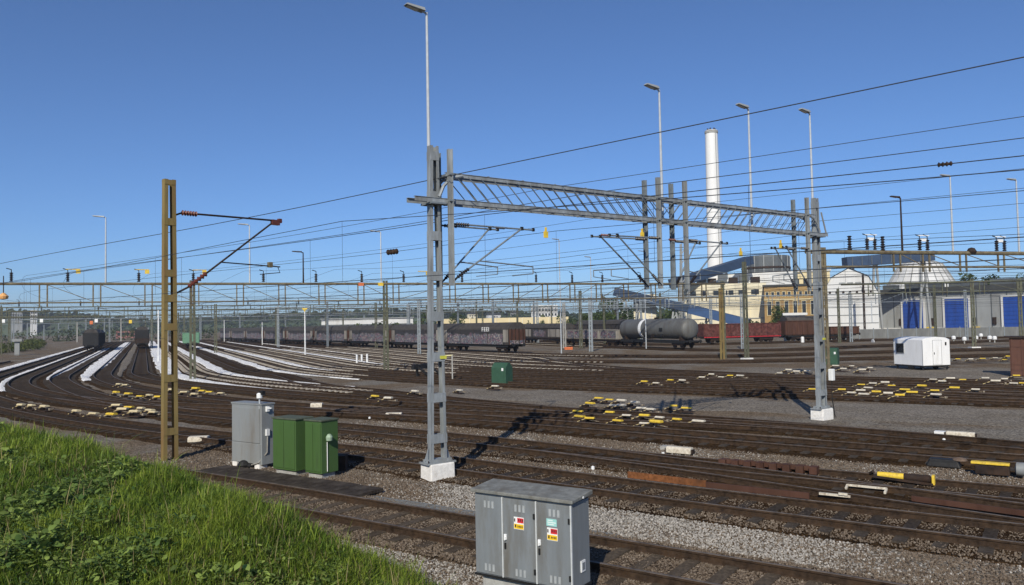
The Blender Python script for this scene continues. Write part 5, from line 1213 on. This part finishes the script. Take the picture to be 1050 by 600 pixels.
def conveyor(P, Q, w_, h, m_, label, legs=(), top=None):
    t = thing('conveyor', label, 'conveyor', (0,0,0)); b = MB().bar(P, Q, w_, h).obj('gallery', m_, t)
    d = Q-P
    for i in range(9):
        c = P+d*((i+.5)/9); MB().bar(c+V((0,-w_/2-.05,-h*.45)), c+V((0,-w_/2-.05,h*.45)), .15).obj('rib', drum_m, b)
    for f_ in legs:
        c = P+d*f_; MB().bar((c.x-1.2,c.y,0), (c.x-.3,c.y,c.z-h/2), .4).bar((c.x+1.2,c.y,0), (c.x+.3,c.y,c.z-h/2), .4).bar((c.x-.9,c.y,c.z*.5), (c.x+.6,c.y,c.z*.75), .25).obj('trestle', greycl_m, t)
conveyor(A(690,291,228), A(768,267,246), 3.4, 2.6, bluegrey_m, 'dark conveyor gallery climbing to the grey drum', (.1,.4))
conveyor(A(630,299,200), A(712,318,200), 2.6, 2.0, bluegrey_m, 'blue-grey conveyor descending behind the near portal, above the tank wagon', (.12,.3,.75))
conveyor(A(708,317,198), A(768,332,192), 4.6, 2.2, bluer_m, 'lower blue conveyor roof reaching the green lattice mast', (.3,.8))
conveyor(A(866,269,178), A(955,262.5,178), 3.0, 2.2, bluegrey_m, 'level blue-grey conveyor above the gabled white shed', (.08,.35,.9))
t, w_, zt = bld('conveyor_tower', 'cream tower under the descending blue-grey conveyor', 'tower', 650, 673, 302, 203, 9, cream_m)
for x in (.2,.5,.8): MB().box((w_*x,-.1,zt*.45), (.3,.25,zt*.85)).obj('rib', whitecl_m, t)
MB().box((w_*.5,-.1,zt-1.5),(w_*.7,.2,1.4)).obj('window', glass_m, t)
q = A(703, 330, 215); q.z = 0; zt = A(702,250,215).z; t = thing('lattice_tower', 'slim grey lattice tower left of the chimney foot', 'tower', q)
for sx in (-1,1):
    for sy in (-1,1): MB().bar((sx*1.3,sy*1.3,0), (sx*.7,sy*.7,zt), .3).obj('upright', greycl_m, t)
for i in range(9): MB().bar((-1.2+i*.05,-1.3+i*.06,1+i*zt/9.5), (1.2-i*.05,-1.3+i*.06,1+(i+1)*zt/9.5), .2).obj('brace', greycl_m, t)
# ochre office block
t, w_, zt = bld('office_block', 'ochre brick office block with tall dark windows behind the right portal mast', 'office', 784, 848, 293, 214, 16, tan_m, roof=droof_m)
for i in range(11):
    x = w_*(.05+.09*i)
    f = MB().box((x,-.06,zt-2.2), (.95,.2,1.5)).obj('window', creamy_m, t); MB().box((x,-.12,zt-2.2), (.7,.16,1.25)).obj('pane', glass_m, f)
for i in range(7):
    x = w_*(.08+.14*i)
    f = MB().box((x,-.06,zt-6.0), (1.25,.2,4.0)).obj('window', creamy_m, t); MB().box((x,-.12,zt-6.0), (.95,.16,3.7)).obj('pane', glass_m, f)
MB().box((w_/2,-.15,zt-3.6), (w_+.2,.3,.4)).obj('cornice', creamy_m, t)
# gabled white shed and the white tent-like dome roof
def gable(name, label, x0, xm, x1, yb, ye, yr, Y, depth, m_, rows=5, roofm=None, cat='shed'):
    a, b = A(x0,ye,Y), A(x1,ye,Y); c = A(xm,yr,Y); w_ = b.x-a.x; xr = c.x-a.x; ze, zr = a.z, c.z; xc = (a.x+b.x)/2; th = math.atan2(xc, Y); w_ *= math.cos(th); xr *= math.cos(th); rz = -th; t = thing(name, label, cat, (xc-w_/2*math.cos(rz), Y-w_/2*math.sin(rz), 0), rz)
    k1, k2 = (w_*.16, ze+(zr-ze)*.62), (w_*.84, ze+(zr-ze)*.62)
    prof = [(0,0),(w_,0),(w_,b.z),k2,(xr,zr),k1,(0,ze)]; n = len(prof)
    vs = [(x,0,z) for x, z in prof]+[(x,depth,z) for x, z in prof]
    MB().add(vs, [tuple(range(n))[::-1], tuple(range(n,2*n)), (0,1,n+1,n), (1,2,n+2,n+1), (6,0,n,n+6)]).obj('wall', m_, t)
    r = MB()
    for i in (2,3,4,5):
        p_, q_ = prof[i], prof[(i+1)%n]; r.add([(p_[0],-.4,p_[1]+.12),(q_[0],-.4,q_[1]+.12),(q_[0],depth+.2,q_[1]+.12),(p_[0],depth+.2,p_[1]+.12)], [(0,1,2,3)])
    r.obj('roof', roofm or m_, t)
    for i in range(rows): MB().box((w_/2,-.06,ze*(.12+.88*i/(rows-1))), (w_*.99,.12,.14)).obj('cladding_joint', greycl_m, t)
    return t, w_, ze, zr
t, w_, ze, zr = gable('gabled_shed', 'white metal gabled shed right of the right portal mast', 844, 870, 900, 336, 299, 275, 172, 30, whitecl_m, 6)
for i in range(7): MB().box((w_*(.12+.125*i),-.08,ze*.98), (.45,.12,.45)).obj('vent', dark_m, t)
for i in range(3): MB().box((w_*(.35+.15*i),-.08,zr*.78), (1.2,.12,.4)).obj('louvre', greycl_m, t)
q = A(946, 330, 205); z0, z1 = A(946,298,205).z, A(946,266,205).z
t = thing('dome_roof', 'ribbed white tent-like dome behind the blue-doored depot', 'dome', (q.x,q.y,0)); prf = [(8.6,0),(8.6,z0-.5),(8.3,z0+1.2),(7.2,z0+3.0),(5.0,z1-1.3),(2.3,z1-.4),(.1,z1)]
MB().lathe(prf, 24).obj('roof', whitecl_m, t)
for k in range(24):
    a = k*math.pi/12
    MB().tube([((r_+.05)*math.cos(a),(r_+.05)*math.sin(a),z+.05) for r_, z in prf[1:6]], .12, 4).obj('rib', greycl_m, t)
# depot with blue doors
D0, D1 = A(899,330,196), A(1120,330,158); dd = V((D1.x-D0.x, D1.y-D0.y, 0)); DL = dd.length; drz = math.atan2(dd.y, dd.x); dd.normalize()
dh = 9.6
t = thing('depot', 'grey clad depot with blue roller doors along the right edge', 'depot', (D0.x,D0.y,0), drz)
MB().box((DL/2,12,dh/2), (DL,24,dh)).obj('wall', greycl_m, t); MB().box((DL/2,12,dh+.5), (DL+1.6,25.6,1.3)).obj('roof', droof_m, t)
MB().box((DL/2,-.12,1.0), (DL,.2,.7)).obj('white_band', whitecl_m, t)
od = lambda px: on_beam(V((D0.x,D0.y,0)), dd, px, 0)
for i in range(int(DL/3.2)): MB().box((1.4+i*3.2,-.06,dh/2), (.12,.14,dh-.6)).obj('panel_joint', drum_m, t)
for a, b in ((924,944.5),(967,991),(1027,1050),(1080,1104)):
    xa, xb = od(a), od(b); h_ = 7.9; d = MB().box(((xa+xb)/2,-.2,h_/2), (xb-xa,.35,h_)).obj('roller_door', blue_m, t)
    for k in range(9): MB().box(((xa+xb)/2,-.41,.5+k*h_/9), (xb-xa-.1,.08,.09)).obj('door_slat', blue_m, d)
    for x in (xa-.25, xb+.25): MB().box((x,-.25,h_/2), (.4,.4,h_+.3)).obj('door_frame', whitecl_m, d)
    MB().box(((xa+xb)/2,-.25,h_+.25),(xb-xa+.9,.4,.4)).obj('door_frame', whitecl_m, d)
for px in (921,954,996,1017): MB().box((od(px),-.2,2.8), (.7,.3,1.6)).obj('wall_box', dark_m, t)
for px in (951,998): MB().box((od(px),-.25,1.3), (1.6,.3,.5)).obj('yellow_plate', yellow_m, t)
for k in range(9): MB().box((DL*(.05+.11*k), 3+2*(k%2), dh+1.6), (2.6+(k%3),3,1.4+.5*(k%2))).obj('roof_unit', drum_m, t)
# long grey fence
f0, f1 = A(838,330,150), A(1120,330,142); fd = V((f1.x-f0.x,f1.y-f0.y,0)); FL = fd.length
t = thing('depot_fence', 'long grey metal fence in front of the depot and gabled shed', 'fence', (f0.x,f0.y,0), math.atan2(fd.y,fd.x))
pn = MB().box((0,0,1.05), (2.35,.06,1.7)).mesh('fence_panel', mat('fence_grey', (.15,.155,.15), .7, 0, .2, 2, streak=True)); ps = MB().box((0,0,1.05), (.14,.14,2.1)).mesh('fence_post', galvd_m)
for i in range(int(FL/2.5)):
    o = link('fence_panel', pn, t); o.location = (i*2.5+1.25,0,0); o = link('fence_post', ps, t); o.location = (i*2.5,0,0)
# distant low buildings
t, w_, zt = bld('warehouse', 'long low cream warehouse behind the covered wagons', 'warehouse', 448, 583, 326, 290, 25, creamy_m)
for i in range(10): MB().box((w_*(.05+.1*i),-.1,zt*.5), (.3,.2,zt*.95)).obj('pilaster', cream_m, t)
t, w_, zt = bld('warehouse', 'white long-roofed warehouse seen over the wagon roofs left of the near left mast', 'warehouse', 330, 424, 327, 330, 30, whitecl_m, roof=greycl_m)
for i in range(14): MB().box((w_*(.04+.07*i),-.1,zt*.6), (3.2,.2,1.4)).obj('window', drum_m, t)
t, w_, zt = bld('apartment_block', 'pale apartment block on the far skyline above the cream warehouse', 'building', 545, 572, 313, 520, 20, whitecl_m)
for i in range(8):
    for j in range(2): MB().box((w_*(.08+.12*i),-.1,zt-3-3.2*j), (1.2,.2,1.5)).obj('window', glass_m, t)
t, w_, zt = bld('apartment_block', 'small white block on the skyline at the left edge, right one', 'building', 31, 38, 318, 840, 12, whitecl_m)
for i in range(3):
    for j in range(3): MB().box((w_*(.2+.3*i),-.1,zt-3-3.4*j), (1.4,.2,1.6)).obj('window', glass_m, t)
t, w_, zt = bld('apartment_block', 'small grey-white block on the skyline at the left edge, left one', 'building', 12, 23, 320.5, 845, 12, greycl_m)
for i in range(4):
    for j in range(2): MB().box((w_*(.14+.24*i),-.1,zt-3-3.4*j), (1.4,.2,1.6)).obj('window', glass_m, t)
t, w_, zt = bld('station_house', 'low pinkish red house at the far end of the tracks left of the ochre mast', 'house', 119, 138, 339, 430, 12, mat('pink_red_wall', (.3,.13,.12), .8), roof=droof_m)
for i in range(4): MB().box((w_*(.14+.24*i),-.1,zt*.55), (1.3,.2,1.6)).obj('window', glass_m, t)
t, w_, zt = bld('station_house', 'low white building beside the pinkish house at the far end', 'house', 140, 152, 337, 420, 12, whitecl_m, roof=greycl_m)
for i in range(3): MB().box((w_*(.2+.3*i),-.1,zt*.55), (1.3,.2,1.6)).obj('window', glass_m, t)
t, w_, zt = bld('equipment_hut', 'pale hut beside the bushes at the far left of the yard', 'hut', 15, 20, 350, 150, 1.5, greycl_m, roof=greycl_m); MB().box((w_*.5,-.05,zt*.45),(.8,.1,zt*.8)).obj('door', greycl_m, t)
t, w_, zt = bld('white_shed', 'low white shed at the foot of the ochre office block', 'shed', 805, 826, 323, 165, 8, whitecl_m, roof=whitecl_m); MB().box((w_*.5,-.05,zt*.45),(1.6,.1,zt*.7)).obj('door', greycl_m, t)

# ---------------------------------------------------------------- trees, hills
def foliage(name, centres, radii, n, size, parent=None, c0=(.028,.055,.016), c1=(.085,.12,.035), squash=.8, seed=0):
    rs = np.random.RandomState(seed); C_ = np.array(centres); R_ = np.array(radii); k = rs.choice(len(C_), n, p=R_**2/np.sum(R_**2))
    v = rs.normal(size=(n,3)); v /= np.linalg.norm(v, axis=1)[:,None]; rad = R_[k]*(.55+.5*rs.rand(n)); P_ = C_[k]+v*rad[:,None]*np.array([1,1,squash])
    P_[:,2] = np.maximum(P_[:,2], .2)
    hue = np.clip(rs.rand(len(C_))[k]*.7+.3*rs.rand(n), 0, 1)[:,None]; tint = np.array(c0)*(1-hue)+np.array(c1)*hue
    ln = size*rs.uniform(.6,1.4,n); sv = np.random.get_state(); 
    o = leaves(name, P_, ln, ln*rs.uniform(.55,.9,n), rs.uniform(0,6.283,n), rs.uniform(-.9,.9,n), tint, leaf_m, parent, roll=rs.uniform(-1.2,1.2,n)); return o
def tree(px, Y, ytop, wpx, label, seed, c0=(.04,.075,.02), c1=(.12,.165,.045), group='trees beyond the wagons', n=900):
    q = A(px, 330, Y); h = A(px, ytop, Y).z; w_ = wpx*Y/F/2; rnd = random.Random(seed)
    t = thing('tree', label, 'tree', (q.x,q.y,0), 0, group); tb = MB().tube([(0,0,-.1),(.1,.05,h*.35),(0,.1,h*.75)], h*.03, 7, r2=h*.008); ctr, rad = [], []
    for k in range(9):
        a = rnd.uniform(0,6.28); rr = rnd.uniform(.15,.75)*w_; z = h*rnd.uniform(.42,.86); c = (rr*math.cos(a), rr*math.sin(a), z); ctr.append(c); rad.append(w_*rnd.uniform(.3,.5)); tb.tube([(0,.05,z*.6), (c[0]*.5,c[1]*.5,z*.85), c], h*.01, 4, r2=h*.003)
    ctr.append((0,0,h*.88)); rad.append(w_*.35)
    tb.obj('trunk', bark_m, t); foliage('crown', ctr, rad, n, max(.35, w_*.13), t, c0, c1, .9, seed)
TL = (((616,190,315,30),'bushy tree at the foot of the conveyor, left of the cream tower'),((634,193,306,36),'tallest tree left of the cream conveyor tower'),((598,190,321,26),'low tree left of the tallest one by the conveyor'),((686,215,314,26),'tree between cream tower and lattice tower'),((578,250,322,18),'small round tree at the right end of the cream warehouse'),((556,262,328,14),'round bush in front of the cream warehouse, right one'),((542,262,329,12),'round bush in front of the cream warehouse, left one'),
 ((798,178,313,24),'dark tree in front of the ochre office block'),((816,182,321,16),'smaller tree right of the dark one by the office block'),((432,240,318,20),'tree seen just left of the near left mast'),((470,250,320,22),'tree seen just right of the near left mast'),((972,206,279,28),'tree right of the white dome above the depot roof'),((992,206,277,36),'broad tree above the depot roof right of the dome'),((1022,200,279,36),'tree above the depot roof near the right edge'),((1050,196,278,38),'tree at the right edge above the depot roof'),((850,190,290,14),'slim tree left of the gabled white shed'))
for i, (a, lab) in enumerate(TL): tree(*a, lab, 50+i, n=1000 if a[3] > 20 else 500)
# hills and far woods
def ridge(name, pts, depth, m_):
    mb = MB(); n = len(pts)
    for x, y, z in pts: mb.v += [(x*.93, y*.93, -1), (x*.96, y*.96, z*.55), (x, y, z), (x*1.15, y*1.15, z*.8), (x*1.4,y*1.4,-1)]
    for i in range(n-1):
        for k in range(4): mb.f.append((i*5+k, i*5+k+1, (i+1)*5+k+1, (i+1)*5+k))
    structure(name, mb, m_)
hill_m = mat('wooded_hill', (.055,.08,.04), .95, 0, .3, .02, coord='World', dirt=(.1,.105,.07), dscale=.03)
def hpts(xs_, Y, ys_):
    out = []
    for i in range(41):
        f = i/40; px = xs_[0]+(xs_[-1]-xs_[0])*f; y = float(np.interp(px, xs_, ys_))+1.1*noise2(px*.06, 1, 3)+.6*noise2(px*.2,2,1); q = A(px, y, Y); out.append((q.x, Y, max(1,q.z)))
    return out
H1 = hpts((-120,0,60,110,170,230,330,430,520,640), 900, (319,320,322,327,331,327,321,319,322,326)); ridge('far_hill', H1, 0, hill_m)
H2 = hpts((560,640,700,800,900,1000,1200), 700, (327,322,318,314,306,300,298)); ridge('far_hill', H2, 0, hill_m)
def woods(name, H, n, size, seed, c0, c1):
    rs = np.random.RandomState(seed); k = rs.rand(n)*(len(H)-1.001); i = k.astype(int); f = (k-i)[:,None]; Ha = np.array(H); P_ = Ha[i]*(1-f)+Ha[i+1]*f; g = rs.rand(n)**.7; s_ = (.935+.065*g)[:,None]; P_[:,:2] *= s_; P_[:,2] = P_[:,2]*np.clip((g-.05)*1.0,0,1)+size*.2
    hue = rs.rand(n)[:,None]; ln = size*rs.uniform(.6,1.3,n); tag(leaves(name, P_, ln, ln*.8, rs.uniform(0,6.28,n), rs.uniform(-.3,1.2,n), np.array(c0)*(1-hue)+np.array(c1)*hue, leaf_m, roll=rs.uniform(-1,1,n)), kind='stuff')
woods('far_woods', H1, 9000, 6, 1, (.03,.055,.02), (.09,.12,.045)); woods('far_woods', H2, 6000, 5, 2, (.03,.055,.02), (.085,.115,.04))
def thicket(name, pts, n, r_, size, seed, c0, c1):
    rs = random.Random(seed); ctr = []; rad = []
    for a, b in zip(pts, pts[1:]):
        k = max(2, int((b-a).length/(r_*1.3)))
        for i in range(k): p = a+(b-a)*(i/k); ctr.append((p.x+rs.uniform(-1,1)*r_, p.y+rs.uniform(-1,1)*r_, rs.uniform(.3,.9)*r_)); rad.append(r_*rs.uniform(.6,1.2))
    tag(foliage(name, ctr, rad, n, size, None, c0, c1, .8, seed), kind='stuff')
thicket('undergrowth', [yard(u, 3.0-3*math.sin(u*.05)) for u in range(130, 300, 14)], 7000, 1.5, .4, 5, (.05,.075,.02), (.15,.17,.045))
thicket('undergrowth', [V((-300+i*30, 330+i*6, 0)) for i in range(14)], 9000, 4, .8, 6, (.04,.06,.025), (.1,.12,.05))
thicket('undergrowth', [A(px, 330, 300) for px in (300, 380, 460, 540, 620, 690)], 6000, 4, 1.0, 7, (.03,.055,.02), (.09,.115,.04))
thicket('undergrowth', [A(px, 330, 190) for px in (600, 640, 690, 740, 790, 830)], 4000, 2.6, .7, 8, (.03,.055,.02), (.09,.115,.04))
# distant houses on the slopes
hm = [whitecl_m, cream_m, greycl_m, mat('faded_red_wall', (.3,.1,.07), .8)]
HL = ['cream', 'grey', 'dull red', 'white']
hs = ((446,322,'w'),(484,321,'c'),(506,322,'w'),(527,320,'g'))
cm = dict(w=(whitecl_m,'white'), c=(cream_m,'cream'), r=(hm[3],'dull red'), g=(greycl_m,'grey'))
for i, (px, y, c) in enumerate(hs):
    Y = 830+(i*37)%60; q = A(px, y, Y); t = thing('house', 'tiny %s house on the far hillside, %s' % (cm[c][1], {246:'above the left part of the wagon row',262:'right of the leftmost white one over the wagons',284:'between cream and white ones over the wagons',300:'near the pole with the yellow sign',318:'just right of the pole with the yellow sign',446:'close right of the near left mast',484:'above the cream warehouse left part',506:'above the cream warehouse middle',527:'left of the apartment block',62:'at far left above the bushes',80:'at far left above the black wagon',205:'right beside the ochre mast',190:'behind the ochre mast'}[px]), 'house', (q.x, Y, q.z-7), .2*(i%3), 'houses on the far hillside')
    MB().box((0,0,2.9), (8+3*(i%3),7,6)).obj('wall', cm[c][0], t); MB().prism([(-4,5.9),(4,5.9),(0,8.4)], -4.4-1.5*(i%3), 4.4+1.5*(i%3)).obj('roof', droof_m, t)
    for k in range(3): MB().box((-2.6+2.6*k,-3.55,3.9), (1.3,.15,1.5)).obj('window', glass_m, t)

# ---------------------------------------------------------------- the air
hz = MB().box((0, 2850, 43), (8600, 6600, 90)).obj('haze', None) if False else None
M = bpy.data.materials.new('thin_haze'); M.use_nodes = True; N = M.node_tree.nodes; N.remove(N['Principled BSDF']); pv = N.new('ShaderNodeVolumePrincipled')
pv.inputs['Color'].default_value = (.9,.94,1,1); pv.inputs['Density'].default_value = .00028; pv.inputs['Anisotropy'].default_value = .2
M.node_tree.links.new(pv.outputs[0], N['Material Output'].inputs['Volume'])
tag(MB().box((0, 1150, 38.5), (5400, 3100, 81)).obj('haze', M), kind='stuff')
